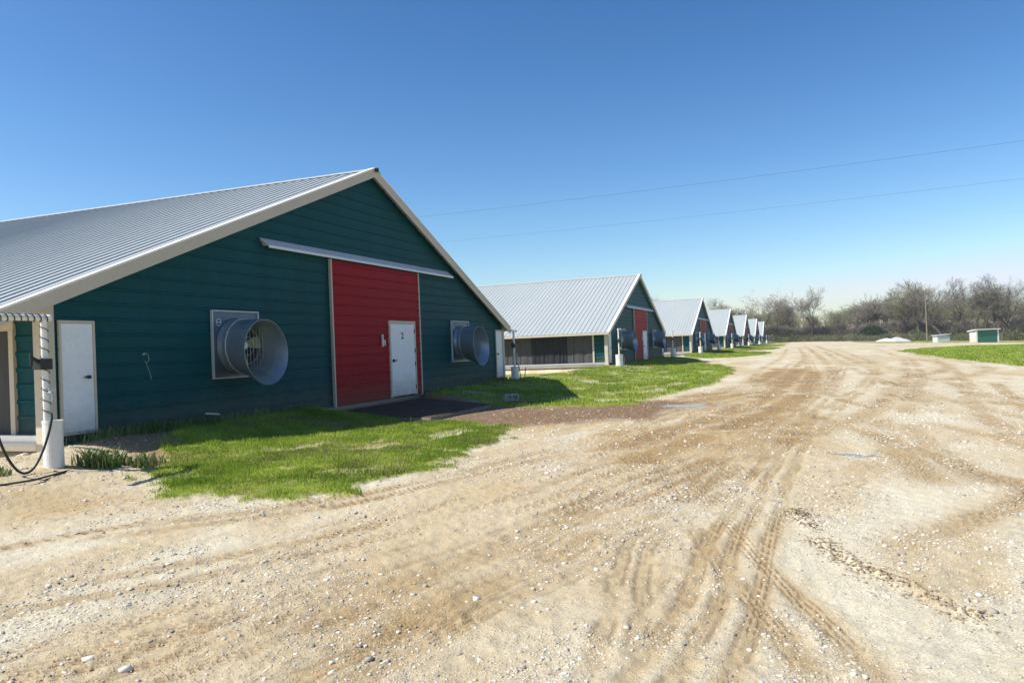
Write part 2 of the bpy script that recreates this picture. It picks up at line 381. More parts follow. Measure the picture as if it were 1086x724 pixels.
# ------------------------------------------------------------------ ground sheet: fine near the yard, coarse to the horizon
ang0 = AL
A = np.concatenate([np.linspace(-PI, -.72, 60, endpoint=False), np.linspace(-.72, .72, 900), np.linspace(.72, PI, 61)[1:-1]])
Rr = np.concatenate([[.0], np.geomspace(.35, 2.2, 40), np.geomspace(2.2, 60, 700)[1:], np.geomspace(60, 2500, 150)[1:]])
RR, AA = np.meshgrid(Rr, A+ang0, indexing='ij')
X = RR*np.cos(AA); Y = RR*np.sin(AA)
Zg, G, B, DK, TR = height(X.ravel(), Y.ravel())
nr, na = RR.shape
i, j = np.meshgrid(np.arange(nr-1), np.arange(na), indexing='ij'); j2 = (j+1) % na
F = np.stack([i*na+j, (i+1)*na+j, (i+1)*na+j2, i*na+j2], -1).reshape(-1, 4)
k = N('yard_ground')
at = k.n('ShaderNodeAttribute', attribute_name='col'); sp = k.n('ShaderNodeSeparateColor'); k.l(at.outputs['Color'], sp.inputs[0])
v = k.coord('Object')
fine = k.noise(v, 55, 6, .75); mid = k.noise(v, 6, 6, .65); vs = k.noise(k.coord('Object', (.35, 1.2, 1)), 1.1, 6, .6)
grav = k.mix(fine, (.42, .36, .235), (.72, .65, .48))
vo = k.n('ShaderNodeTexVoronoi', feature='F1'); vo.inputs['Scale'].default_value = 42; k.l(v, vo.inputs['Vector'])
peb = k.ramp(vo.outputs['Distance'], [(.18, (1, 1, 1)), (.34, (0, 0, 0))])
pcol = k.mix(k.n('ShaderNodeSeparateColor').outputs[0], (.5, .48, .44), (.5, .48, .44))
pc = k.n('ShaderNodeSeparateColor'); k.l(vo.outputs['Color'], pc.inputs[0])
pcol = k.ramp(pc.outputs[0], [(.0, (.24, .23, .22)), (.35, (.46, .43, .38)), (.75, (.80, .77, .70))])
amt = k.math('MULTIPLY', peb, k.ramp(k.noise(v, 2.3, 5, .7), [(.42, (0, 0, 0)), (.62, (1, 1, 1))]))
grav = k.mix(k.math('MULTIPLY', amt, .85), grav, pcol)
vo2 = k.n('ShaderNodeTexVoronoi', feature='F1'); vo2.inputs['Scale'].default_value = 95; k.l(v, vo2.inputs['Vector']); pc2 = k.n('ShaderNodeSeparateColor'); k.l(vo2.outputs['Color'], pc2.inputs[0])
g2 = k.ramp(pc2.outputs[1], [(.0, (.22, .20, .17)), (.4, (.50, .45, .34)), (1., (.78, .73, .60))]); grav = k.mix(.35, grav, g2)
dirt = k.mix(mid, (.26, .16, .062), (.49, .345, .165))
dirt = k.mix(k.math('MULTIPLY', fine, .5), dirt, (.50, .395, .215))
vv = k.ramp(vs, [(.36, (0, 0, 0)), (.66, (1, 1, 1))])
bf = k.math('MULTIPLY_ADD', vv, .30, k.math('MULTIPLY', sp.outputs[1], 1.15)); bf = k.math('ADD', bf, k.math('MULTIPLY_ADD', mid, .5, -.28))
bf = k.n('ShaderNodeClamp'); src = k.math('MULTIPLY_ADD', vv, .28, k.math('MULTIPLY_ADD', mid, .45, -.24)); k.l(k.math('ADD', src, k.math('MULTIPLY', sp.outputs[1], 1.1)), bf.inputs[0])
c = k.mix(bf.outputs[0], grav, dirt)
crumb = k.ramp(k.noise(k.coord('Object', (.6, 1, 1)), 17, 5, .75), [(.50, (0, 0, 0)), (.66, (1, 1, 1))])
area = k.ramp(k.noise(k.coord('Object', (.4, 1.1, 1)), .9, 4, .6), [(.45, (0, 0, 0)), (.62, (1, 1, 1))])
c = k.mix(k.math('MULTIPLY', k.math('MULTIPLY', crumb, area), .7), c, (.20, .125, .055))
hb = k.ramp(k.math('MULTIPLY_ADD', mid, .5, sp.outputs[1]), [(.90, (0, 0, 0)), (1.35, (1, 1, 1))])
c = k.mix(k.math('MULTIPLY', hb, .35), c, (.26, .165, .08))
c = k.mix(k.math('MULTIPLY', at.outputs['Alpha'], .85), c, (.20, .125, .058))
mud = k.mix(mid, (.10, .060, .034), (.26, .165, .095))
dm = k.n('ShaderNodeClamp'); k.l(k.math('MULTIPLY', sp.outputs[2], k.math('MULTIPLY_ADD', fine, 1.0, .45)), dm.inputs[0])
c = k.mix(dm.outputs[0], c, mud)
gr = k.mix(mid, (.13, .16, .02), (.29, .32, .05)); gr = k.mix(k.ramp(k.noise(v, .8, 5, .6), [(.5, (0, 0, 0)), (.72, (1, 1, 1))]), gr, (.22, .19, .07))
c = k.mix(sp.outputs[0], c, gr)
k.l(c, k.b.inputs['Base Color']); k.b.inputs['Roughness'].default_value = .95; k.b.inputs['Specular IOR Level'].default_value = .2
k.bump(k.math('ADD', fine, k.math('MULTIPLY', amt, .8)), .8, .012)
M['ground'] = k.m
ground = np_mesh('ground', np.stack([X.ravel(), Y.ravel(), Zg], -1), F, M['ground'], col=np.stack([G, B, np.maximum(DK, TR*.0), TR], -1), smooth=True)
tag(ground, kind='structure')

# puddles
k = N('muddy_water'); k.b.inputs['Base Color'].default_value = (.22, .18, .13, 1); k.b.inputs['Roughness'].default_value = .12
k.b.inputs['Specular IOR Level'].default_value = .6; k.bump(k.noise(k.coord('Object'), 9, 2), .08, .004); M['water'] = k.m
for px, py, a, c_, zz in PUD:
    mb = MB(); n = 40
    mb.face(*[(px+a*1.5*math.cos(2*PI*q/n), py+c_*1.5*math.sin(2*PI*q/n), zz-.006) for q in range(n)])
    tag(mb.build('puddle', M['water']), kind='structure')

# ------------------------------------------------------------------ grass blades
def leafmat(name, c0, c1, trans=.25, rough=.6):
    k = N(name); at = k.n('ShaderNodeAttribute', attribute_name='col'); sp = k.n('ShaderNodeSeparateColor'); k.l(at.outputs['Color'], sp.inputs[0])
    c = k.mix(sp.outputs[0], c0, c1); c = k.mix(k.math('MULTIPLY', sp.outputs[1], 1.), c, (.30, .25, .11))
    k.l(c, k.b.inputs['Base Color']); k.b.inputs['Roughness'].default_value = rough; k.b.inputs['Specular IOR Level'].default_value = .25
    tr = k.n('ShaderNodeBsdfTranslucent'); k.l(c, tr.inputs[0]); mx = k.n('ShaderNodeMixShader'); mx.inputs[0].default_value = trans
    out = k.t.nodes['Material Output']; k.l(k.b.outputs[0], mx.inputs[1]); k.l(tr.outputs[0], mx.inputs[2]); k.l(mx.outputs[0], out.inputs[0])
    return k.m
M['grass'] = leafmat('grass_blades', (.16, .26, .016), (.48, .58, .08), .35)
M['weed'] = leafmat('weed_leaves', (.08, .14, .03), (.30, .36, .13), .3)
def blades(name, x, y, h, wd, mat, label, lean=.5, dry=.12, zoff=-.01, cat='grass'):
    n = len(x); z = height(x, y, False)[0]+zoff
    a = rng.uniform(0, 2*PI, n); b = rng.uniform(0, 2*PI, n); ln = rng.uniform(.1, 1, n)*lean*h
    wx = np.cos(a)*wd/2; wy = np.sin(a)*wd/2; lx = np.cos(b)*ln; ly = np.sin(b)*ln
    p0 = np.stack([x-wx, y-wy, z], -1); p1 = np.stack([x+wx, y+wy, z], -1)
    p2 = np.stack([x+wx*.8+lx*.4, y+wy*.8+ly*.4, z+h*.6], -1); p3 = np.stack([x-wx*.8+lx*.4, y-wy*.8+ly*.4, z+h*.6], -1)
    p4 = np.stack([x+lx+wx*.1, y+ly+wy*.1, z+h*.95], -1); p5 = np.stack([x+lx-wx*.1, y+ly-wy*.1, z+h*.95], -1)
    V = np.stack([p0, p1, p2, p3, p4, p5], 1).reshape(-1, 3); q = np.arange(n)[:, None]*6
    F = np.concatenate([q+np.array([[0, 1, 2, 3]]), q+np.array([[3, 2, 4, 5]])])
    tone = np.clip(fbm(x*1.3, y*1.3, 71, 4)*2.2-.75+rng.normal(0, .28, n), 0, 1)
    dr = np.where(rng.random(n) < dry+.5*ss(fbm(x*.9, y*.9, 72, 3), .52, .7), rng.uniform(.4, 1, n), 0)
    col = np.repeat(np.stack([tone, dr, tone*0], -1), 6, 0)
    return tag(np_mesh(name, V, F, mat, col=col), label, cat, kind='stuff')
def scatter(poly, n, pad=.5):
    P = np.array(poly); lo = P.min(0)-pad; hi = P.max(0)+pad
    x = rng.uniform(lo[0], hi[0], n); y = rng.uniform(lo[1], hi[1], n)
    g = masks(x, y, True)[0]; inn = poly_sd(x, y, poly) > -pad
    k_ = inn & (rng.random(n) < g**2.2); return x[k_], y[k_]
x, y = scatter(LAWN1, 330000); r = len(x); k_ = y < 11.25; x = x[k_]; y = y[k_]
hh = (.018+.075*fbm(x*2.6, y*2.6, 81, 4)**1.5)*rng.uniform(.5, 1.25, len(x))*(1+.5*ss(y, 8.5, 10.8))
blades('grass', x, y, hh, rng.uniform(.006, .012, len(x)), M['grass'], 'short bright green grass in front of the nearest green barn')
x, y = scatter(LAWN2, 330000); k_ = ((y < 11.25) | (x > 28.6) & (x < 45.5)) & (np.hypot(x-20.7, y-8.1) > .55)
x = x[k_]; y = y[k_]
blades('grass', x, y, (.06+.05*fbm(x, y, 82, 3))*rng.uniform(.5, 1.2, len(x)), rng.uniform(.012, .024, len(x)), M['grass'], 'green grass between the first and second barns')
for L, nn, lab in ((RLAWN, 170000, 'green grass at the right edge beyond the gravel'),):
    L2 = [p if p[1] > -40 else (p[0], -40) for p in L]
    x, y = scatter(L2, nn); blades('grass', x, y, rng.uniform(.06, .14, len(x)), rng.uniform(.03, .06, len(x)), M['grass'], lab, dry=.05)
for q, L in enumerate(LAWNS[3:6]):
    x, y = scatter(L, 40000); k_ = y < 11.2; x = x[k_]; y = y[k_]
    blades('grass', x, y, rng.uniform(.06, .14, len(x)), rng.uniform(.03, .06, len(x)), M['grass'], ['grass in front of the third barn', 'grass in front of the fourth barn', 'grass in front of the fifth barn'][q])
# taller weeds along the foot of the nearest wall
x = np.concatenate([rng.normal(c, s, n) for c, s, n in ((9.9, .45, 900), (10.8, .35, 500), (12.0, .6, 500), (26.6, 1.2, 700), (14.0, 1., 300))])
y = 11.25-np.abs(rng.normal(0, .28, len(x)))
blades('weeds', x, y, rng.uniform(.07, .24, len(x)), rng.uniform(.008, .016, len(x)), M['weed'], 'taller dark green weeds along the foot of the nearest barn wall', lean=.7, cat='weeds')
x = rng.uniform(7.6, 15, 160); y = rng.uniform(5.3, 9.2, 160)
blades('weeds', x, y, rng.uniform(.12, .24, 160), rng.uniform(.006, .012, 160), M['weed'], 'scattered tall stalks standing out of the near grass', lean=.3, cat='weeds')
def tuft(px, py, n, r, label, hmax=.3):
    x = px+np.clip(rng.normal(0, r, n), -1.6*r, 1.6*r); y = py+np.clip(rng.normal(0, r, n), -1.6*r, 1.6*r)
    o = blades('weed_clump', x, y, rng.uniform(.08, hmax, n), rng.uniform(.015, .03, n), M['weed'], label, lean=.9, dry=.05, cat='weed clump'); del o['kind']; return o
tuft(8.0, 9.45, 420, .17, 'leafy pale green weed clump beside the big white barrel', .26)
tuft(6.75, 9.9, 120, .10, 'small weed clump in the sand left of the big white barrel', .12)
tuft(8.35, 9.0, 220, .12, 'second leafy weed clump just right of the one by the big barrel', .2)

# ------------------------------------------------------------------ gravel stones
def rocks(n, xs, ys, size, zs, seed=0):
    r = np.random.default_rng(seed)
    t = (1+5**.5)/2
    ico = np.array([(-1, t, 0), (1, t, 0), (-1, -t, 0), (1, -t, 0), (0, -1, t), (0, 1, t), (0, -1, -t), (0, 1, -t), (t, 0, -1), (t, 0, 1), (-t, 0, -1), (-t, 0, 1)])/math.hypot(1, t)
    fi = np.array([(0, 11, 5), (0, 5, 1), (0, 1, 7), (0, 7, 10), (0, 10, 11), (1, 5, 9), (5, 11, 4), (11, 10, 2), (10, 7, 6), (7, 1, 8), (3, 9, 4), (3, 4, 2), (3, 2, 6), (3, 6, 8), (3, 8, 9), (4, 9, 5), (2, 4, 11), (6, 2, 10), (8, 6, 7), (9, 8, 1)])
    V = ico[None]*r.uniform(.5, 1.2, (n, 12, 1)); sx = r.uniform(.7, 1.3, n); sy = r.uniform(.7, 1.3, n); sz = r.uniform(.35, .8, n)
    V = V*np.stack([sx, sy, sz], -1)[:, None]*size[:, None, None]/2
    a = r.uniform(0, 2*PI, n); ca, sa = np.cos(a)[:, None], np.sin(a)[:, None]
    V = np.stack([V[..., 0]*ca-V[..., 1]*sa, V[..., 0]*sa+V[..., 1]*ca, V[..., 2]], -1)
    V += np.stack([xs, ys, zs-size*.02], -1)[:, None]
    F = (fi[None]+np.arange(n)[:, None, None]*12).reshape(-1, 3)
    tone = r.random(n); col = np.repeat(np.stack([tone, r.random(n), tone], -1), 12, 0)
    return V.reshape(-1, 3), F, col
k = N('limestone'); at = k.n('ShaderNodeAttribute', attribute_name='col'); sp = k.n('ShaderNodeSeparateColor'); k.l(at.outputs['Color'], sp.inputs[0])
c = k.ramp(sp.outputs[0], [(0, (.20, .19, .175)), (.3, (.38, .35, .28)), (.7, (.58, .52, .40)), (.95, (.78, .74, .66))])
c = k.mix(k.math('MULTIPLY', k.noise(k.coord('Object'), 70, 4), .5), c, (.45, .38, .28)); k.l(c, k.b.inputs['Base Color']); k.b.inputs['Roughness'].default_value = .9
M['stone'] = k.m
n = 300000
rad = np.exp(rng.uniform(math.log(2.4), math.log(32), n)); aa = AL+rng.uniform(-.72, .70, n)
x = rad*np.cos(aa); y = rad*np.sin(aa)
g, b, dk, rel, tr = masks(x, y)
dens = ss(fbm(x*.9, y*1.5, 101, 4), .38, .60)*.95+.10
dens *= (1-.55*b)*(1-ss(g, .25, .7))*(1-dk*.5)
dens = np.maximum(dens, (np.hypot((x-7.4)/1.5, (y-7.6)/.8) < 1)*.5*(1-g)); dens *= (y < 11.2)
k_ = rng.random(n) < dens; x = x[k_]; y = y[k_]; rad = rad[k_]
size = np.clip(rng.lognormal(math.log(.0095), .62, len(x)), .005, .055)*np.clip(.6+rad/14, .7, 2.0)
V, F, col = rocks(len(x), x, y, size, height(x, y)[0], 3)
tag(np_mesh('gravel', V, F, M['stone'], col=col), 'pale crushed stone scattered over the dirt drive', 'gravel', kind='stuff')
# mud clods thrown up along the wheel track
cl = np.array(smooth_line(CLODS)); n = 2600; q = rng.integers(0, len(cl), n)
x = cl[q, 0]+rng.normal(0, .075, n); y = cl[q, 1]+rng.normal(0, .075, n); kk = fbm(x*2.2, y*2.2, 91, 3)+rng.normal(0, .08, n) > .40; x = x[kk]; y = y[kk]
V, F, col = rocks(len(x), x, y, rng.uniform(.008, .034, len(x)), height(x, y)[0], 5)
M['clod'] = painted('dry_mud', (.27, .20, .12), .95, .2)
tag(np_mesh('mud_clods', V, F, M['clod']), 'crumbled brown mud clods along a wheel track', 'mud clods', kind='stuff')
for q, (px, py, s_, lab) in enumerate([(3.08, 3.78, .10, 'flat white stone near the lower left corner'), (3.04, 3.47, .085, 'blocky white stone right of the flat white stone at lower left'),
        (3.51, 2.25, .06, 'dark-sided grey stone at the bottom of the photo left of centre'), (4.75, 5.05, .07, 'lone pale stone between the wheel tracks at left'),
        (4.55, 2.08, .055, 'white stone topping the small cluster below the centre'), (3.0, 1.78, .09, 'wide pale stone half cut by the bottom edge'), (4.62, 1.70, .045, 'small bright stone right of the centre cluster'),
        (5.23, -.98, .06, 'bluish grey stone on the gravel at right')]):
    V, F, col = rocks(1, np.array([px]), np.array([py]), np.array([s_]), height(np.array([px]), np.array([py]))[0]+s_*.1, 40+q)
    col[:, 0] = .95 if 'white' in lab or 'bright' in lab else (.15 if 'grey' in lab else .7)
    V -= np.array([[px, py, 0]]); o = np_mesh('stone', V, F, M['stone'], col=col); o.location = (px, py, 0)
    tag(o, lab, 'stone', 'larger stones on the drive')

# ------------------------------------------------------------------ barns
RZ, SLOPE = 6.38, (.419, .419)        # ridge height, slope of the left and right roof side
def roofz(x): return RZ - SLOPE[x > 0]*abs(x)
RIB = .265
def siding(mb, x0f, x1f, z0, z1, y, off=0., rib=.024):
    """horizontal ribbed sheet facing -y; x0f/x1f give limits per height"""
    lev = []
    z = math.floor(z0/RIB)*RIB
    while z < z1+RIB:
        for dz, dy in ((0, 0), (.20, .003), (.212, rib), (.240, rib), (.255, 0.0)): lev.append((z+dz, dy))
        z += RIB
    lev = [(min(max(a, z0), z1), b) for a, b in lev]
    pr = None
    for a, b in lev:
        if pr and a-pr[0] > 1e-4:
            mb.face((x0f(pr[0]), y-pr[1], pr[0]), (x1f(pr[0]), y-pr[1], pr[0]), (x1f(a), y-b, a), (x0f(a), y-b, a))
        if pr is None or a > pr[0]+1e-4: pr = (a, b)
        else: pr = (pr[0], b)
def sheet(mb, x0, x1, z0, z1, y, rib=.024):
    siding(mb, lambda z: x0, lambda z: x1, z0, z1, y, rib=rib)

def make_fan(root, cx, zc=1.62):
    h = .69
    mb = MB(); mb.box(cx-h, cx+h, -.05, -.027, zc-h, zc+h)
    f = mb.build('exhaust_fan', M['galvdark'], root); f['label'] = 'square galvanised exhaust fan panel'
    mb = MB()
    w_ = .018; o4 = [(cx-h-w_, zc-h-w_), (cx+h+w_, zc-h-w_), (cx+h+w_, zc+h+w_), (cx-h-w_, zc+h+w_)]; i4 = [(cx-h, zc-h), (cx+h, zc-h), (cx+h, zc+h), (cx-h, zc+h)]
    for q in range(4):
        a, b, c, d = o4[q], o4[(q+1) % 4], i4[(q+1) % 4], i4[q]
        mb.hexa([(a[0], -.085, a[1]), (b[0], -.085, b[1]), (b[0], -.022, b[1]), (a[0], -.022, a[1]), (d[0], -.085, d[1]), (c[0], -.085, c[1]), (c[0], -.022, c[1]), (d[0], -.022, d[1])])
    mb.build('frame', M['galvpale'], f)
    # cone: short collar then flare, tipping slightly down, three riveted panels
    mb = MB(); n = 48; rings = [(-.05, .59, 0), (-.16, .565, .0), (-.28, .57, -.01), (-.57, .62, -.07), (-.85, .685, -.155)]
    def ring(yy, rr, dz): return [(cx+rr*math.cos(2*PI*q/n), yy+0.10*math.sin(2*PI*q/n)*(-yy)*.35, zc-.04+dz+rr*math.sin(2*PI*q/n)) for q in range(n)]
    L = [ring(*r_) for r_ in rings]
    for a, b in zip(L[:-1], L[1:]):
        for q in range(n): mb.face(a[q], a[(q+1) % n], b[(q+1) % n], b[q])
    co = mb.build('cone', M['galv'], f)
    so_ = co.modifiers.new('solid', 'SOLIDIFY'); so_.thickness = .006
    for a in (.3, .3+2*PI/3, .3+4*PI/3):
        mb = MB(); p = []
        for yy, rr, dz in rings[2:]: p.append((cx+(rr+.008)*math.cos(a), yy+.1*math.sin(a)*(-yy)*.35, zc-.04+dz+(rr+.008)*math.sin(a)))
        mb.tube(p, .008, 6)
        mb.build('seam', M['galv'], f)
    mb = MB(); mb.tube([(cx+.578*math.cos(2*PI*q/48), -.27, zc-.05+.578*math.sin(2*PI*q/48)) for q in range(49)], .009, 5, False); mb.build('flange', M['galvpale'], f)
    # dark throat, hub, blades, guard
    mb = MB(); n2 = 32
    mb.face(*[(cx+.60*math.cos(2*PI*q/n2), -.056, zc-.04+.60*math.sin(2*PI*q/n2)) for q in range(n2)][::-1])
    mb.build('throat', M['dark'], f)
    mb = MB(); mb.tube([(cx, -.06, zc-.04), (cx, -.30, zc-.04)], .07, 16)
    mb.tube([(cx-.5, -.10, zc-.04), (cx+.5, -.10, zc-.04)], .018, 6); mb.tube([(cx, -.1, zc-.56), (cx, -.10, zc+.48)], .018, 6)
    mb.build('hub', M['galvpale'], f)
    for b_ in range(4):
        a = .15+b_*PI/2; mb = MB(); P = []
        for rr, wd in ((.08, .04), (.2, .08), (.38, .12), (.54, .13)):
            for sgn in (-1, 1):
                tw = sgn*wd
                P.append((cx+rr*math.cos(a)-tw*math.sin(a), -.22+sgn*.05*(1.2-rr), zc-.04+rr*math.sin(a)+tw*math.cos(a)))
        for q in range(0, 6, 2): mb.face(P[q], P[q+1], P[q+3], P[q+2])
        bo = mb.build('blade', M['blade'], f); s2 = bo.modifiers.new('solid', 'SOLIDIFY'); s2.thickness = .008
    mb = MB()
    for q in range(-5, 6):
        xx = q*.1; hz = math.sqrt(max(0, .58**2-xx*xx)); mb.tube([(cx+xx, -.335, zc-.05-hz), (cx+xx, -.335, zc-.05+hz)], .004, 4)
    for rr in (.2, .38): mb.tube([(cx+rr*math.cos(2*PI*q/24), -.34, zc-.05+rr*math.sin(2*PI*q/24)) for q in range(25)], .004, 4)
    mb.build('guard', M['galvpale'], f)
    # maker's round badge on the panel
    mb = MB(); mb.m = 0; n3 = 20
    bx, bz = cx-.50, zc+.46
    mb.face(*[(bx+.075*math.cos(2*PI*q/n3), -.054, bz+.075*math.sin(2*PI*q/n3)) for q in range(n3)][::-1])
    mb.m = 1; mb.face(*[(bx+.055*math.cos(2*PI*q/n3), -.056, bz+.055*math.sin(2*PI*q/n3)) for q in range(n3)][::-1])
    mb.m = 0; mb.box(bx-.05, bx+.05, -.060, -.057, bz-.012, bz+.012)
    mb.build('badge', [M['galvpale'], M['dark']], f)
    return f

def make_barn(name, length, detail=True, ovl=.55, x0=T1, shape=(6.38, (.419, .419))):
    global RZ, SLOPE
    RZ, SLOPE = shape
    root = empty(name, (x0, D, 0))
    # gable
    mb = MB(); xl = lambda z: -min(W, max(0.0, (RZ-.07-z)/SLOPE[0])); xr = lambda z: min(W, max(0.0, (RZ-.07-z)/SLOPE[1]))
    siding(mb, xl, xr, -.02, RZ-.06, 0)
    mb.m = 1; mb.face((-W, .06, -.4), (W, .06, -.4), (W, .06, roofz(W)-.1), (0, .06, RZ-.1), (-W, .06, roofz(-W)-.1))
    g = mb.build('gable_wall', [M['green'], M['dark']], root)
    mb = MB(); mb.box(-W-.02, W+.02, -.012, .10, -.45, -.02); mb.build('footing', M['conc'], g)
    # back gable
    mb = MB(); mb.face((W, length, -.4), (-W, length, -.4), (-W, length, roofz(-W)-.08), (0, length, RZ-.08), (W, length, roofz(W)-.08)); mb.build('back_wall', M['green'], root)
    # roof: ribbed sheets running from ridge to eave
    mb = MB(); ovr = .36
    prof = []; yy = -.22; end = length+.2
    while yy < end:
        for dy, dz in ((0, 0), (.245, 0), (.262, .028), (.283, .028)): prof.append((yy+dy, dz))
        yy += .30
    prof = [p for p in prof if p[0] <= end]
    for sgn, ov in ((-1, ovl), (1, ovr)):
        xe = W+ov; SL = SLOPE[sgn > 0]
        for (ya, za), (yb, zb) in zip(prof[:-1], prof[1:]):
            p = [(0.04*sgn, ya, RZ-.02+za), (0.04*sgn, yb, RZ-.02+zb), (xe*sgn, yb, RZ-SL*xe+zb), (xe*sgn, ya, RZ-SL*xe+za)]
            mb.face(*(p if sgn > 0 else p[::-1]))
        # soffit side
        p = [(0, -.2, RZ-.06), (0, end, RZ-.06), (xe*sgn, end, RZ-.05-SL*xe), (xe*sgn, -.2, RZ-.05-SL*xe)]
        mb.m = 1; mb.face(*(p[::-1] if sgn > 0 else p)); mb.m = 0
    ro = mb.build('roof', [M['roof'], M['galvpale']], root)
    mb = MB()
    for sgn in (-1, 1):
        SL = SLOPE[sgn > 0]; p = [(0, -.30, RZ+.03), (0, end, RZ+.03), (sgn*.26, end, RZ+.022-SL*.26), (sgn*.26, -.30, RZ+.022-SL*.26)]
        mb.face(*(p if sgn > 0 else p[::-1]))
    rc = mb.build('ridge_cap', M['roof'], ro)
    for sgn in (-1, 1):
        SL = SLOPE[sgn > 0]; mb = MB(); mb.box(min(0.2*sgn, .235*sgn), max(.2*sgn, .235*sgn), -.2, end, RZ-SL*.235-.03, RZ-SL*.235+.018); mb.build('closure_strip', M['dark'], ro)
    mb = MB(); mb.box(.0, .10, -.33, -.262, RZ-.07, RZ+.03); mb.build('ridge_end', M['dark'], ro)
    # rake fascia
    for sgn, ov in ((-1, ovl), (1, ovr)):
        xe = W+ov; mb = MB(); x0, x1 = (0, xe) if sgn > 0 else (-xe, 0)
        z0, z1 = RZ-SLOPE[sgn > 0]*abs(x0), RZ-SLOPE[sgn > 0]*abs(x1)
        mb.hexa([(x0, -.24, z0-.23), (x1, -.24, z1-.23), (x1, -.20, z1-.23), (x0, -.20, z0-.23), (x0, -.24, z0+.02), (x1, -.24, z1+.02), (x1, -.20, z1+.02), (x0, -.20, z0+.02)])
        rf = mb.build('rake_fascia', M['beige'], root); mb = MB()
        mb.hexa([(x0, -.26, z0+.003), (x1, -.26, z1+.003), (x1, -.10, z1+.022), (x0, -.10, z0+.022), (x0, -.26, z0+.040), (x1, -.26, z1+.040), (x1, -.10, z1+.042), (x0, -.10, z0+.042)])
        mb.build('edge_flashing', M['pvc'], rf)
        mb = MB(); mb.box(sgn*xe-.02 if sgn < 0 else xe, sgn*xe if sgn < 0 else xe+.02, -.2, end, roofz(xe)-.13, roofz(xe)-.01); mb.build('eave_fascia', M['beige'], root)
    # corner posts
    for sgn in (-1, 1):
        mb = MB(); a, b = (W-.03, W+.12) if sgn > 0 else (-W-.23, -W-.005)
        mb.box(a, b, -.045, .16, -.1, roofz(sgn*W)-.09); mb.build('corner_post', M['beige'], root, bevel=.006)
    # side walls: green end panel, curtain bays, posts, sill pipe, concrete stem
    for sgn in (-1, 1):
        X = sgn*W
        mb = MB()
        lev = []; z = 0.0
        while z < 2.2:
            for dz, dx in ((0, 0), (.16, .004), (.185, .024), (.225, .024), (.25, 0)): lev.append((min(z+dz, 2.2), dx))
            z += RIB
        for (za, xa), (zb, xb) in zip(lev[:-1], lev[1:]):
            if zb-za > 1e-4 or True:
                p = [(X+sgn*xa, .16, za), (X+sgn*xa, .86, za), (X+sgn*xb, .86, zb), (X+sgn*xb, .16, zb)]
                mb.face(*(p if sgn > 0 else p[::-1]))
        sw = mb.build('side_wall', M['green'], root)
        mb = MB(); mb.box(X-.05, X+.05, .86, length, 1.92, roofz(X)-.1); mb.build('header_beam', M['beige'], sw)
        yq = .86; bay = 6.1
        while yq < min(length, 65): mb = MB(); mb.box(X-.06, X+.055, yq, yq+.11, .14, 1.92); yq += bay; mb.build('wall_post', M['beige'], sw)
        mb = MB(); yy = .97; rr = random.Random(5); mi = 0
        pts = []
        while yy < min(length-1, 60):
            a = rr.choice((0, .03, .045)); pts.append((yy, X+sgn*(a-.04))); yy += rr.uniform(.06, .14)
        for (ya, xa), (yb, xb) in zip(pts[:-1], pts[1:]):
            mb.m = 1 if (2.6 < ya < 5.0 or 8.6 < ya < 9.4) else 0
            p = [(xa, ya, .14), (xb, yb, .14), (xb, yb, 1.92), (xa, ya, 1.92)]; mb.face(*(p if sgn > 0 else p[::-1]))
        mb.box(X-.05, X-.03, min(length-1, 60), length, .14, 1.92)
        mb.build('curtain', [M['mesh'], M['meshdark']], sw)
        mb = MB(); mb.tube([(X+sgn*.13, .18, .07), (X+sgn*.13, length, .07)], .135, 14); mb.build('sill_pipe', M['pvc'], sw, smooth=True)
        mb = MB(); mb.box(X-.08, X+.04, .10, length, -.45, .14); mb.build('footing', M['conc'], sw)
    # sliding red door and its track
    mb = MB(); sheet(mb, -2.05, .70, .0, 3.76, -.075); sheet(mb, 2.28, 2.62, .0, 3.76, -.075); sheet(mb, .70, 2.28, 2.26, 3.76, -.075)
    mb.m = 1; mb.box(-2.05, 2.62, -.055, -.03, .02, 3.75)
    sd_ = mb.build('sliding_door', [M['red'], M['dark']], root)
    for a, b in ((-2.105, -2.05), (2.62, 2.67)):
        mb = MB(); mb.box(a, b, -.11, -.03, -.04, 3.78); mb.build('edge_trim', M['beige'], sd_, bevel=.004)
    mb = MB(); mb.hexa([(-4.6, -.19, 3.84), (5.02, -.19, 3.84), (5.02, -.028, 3.84), (-4.6, -.028, 3.84), (-4.66, -.185, 3.85), (4.96, -.185, 3.85), (4.90, -.028, 4.01), (-4.72, -.028, 4.01)])
    mb.box(-4.6, 5.02, -.195, -.185, 3.785, 3.846)
    mb.build('door_track', M['galvpale'], root)
    if detail:
        mb = MB(); mb.box(.26, .31, -.15, -.10, 1.50, 1.84); mb.box(.31, .42, -.14, -.105, 1.64, 1.68); mb.box(.39, .43, -.14, -.10, 1.52, 1.68); mb.build('latch', M['galvpale'], sd_)
        mb = MB(); mb.box(.43, .46, -.135, -.10, 1.56, 1.70); mb.build('latch_tag', M['orange'], sd_)
    # walk door in the sliding door
    mb = MB(); mb.box(.78, 2.20, -.118, -.078, .03, 2.16)
    wd = mb.build('walk_door', M['white'], root, bevel=.004)
    mb = MB(); mb.box(.70, .775, -.125, -.06, .0, 2.25); mb.box(2.205, 2.28, -.125, -.06, .0, 2.25); mb.box(.775, 2.205, -.125, -.06, 2.17, 2.25)
    mb.build('door_frame', M['beige'], wd)
    mb = MB(); mb.box(.83, 1.01, -.175, -.155, 1.06, 1.095); mb.box(.83, .89, -.156, -.119, 1.03, 1.12); mb.build('handle', M['dark'], wd)
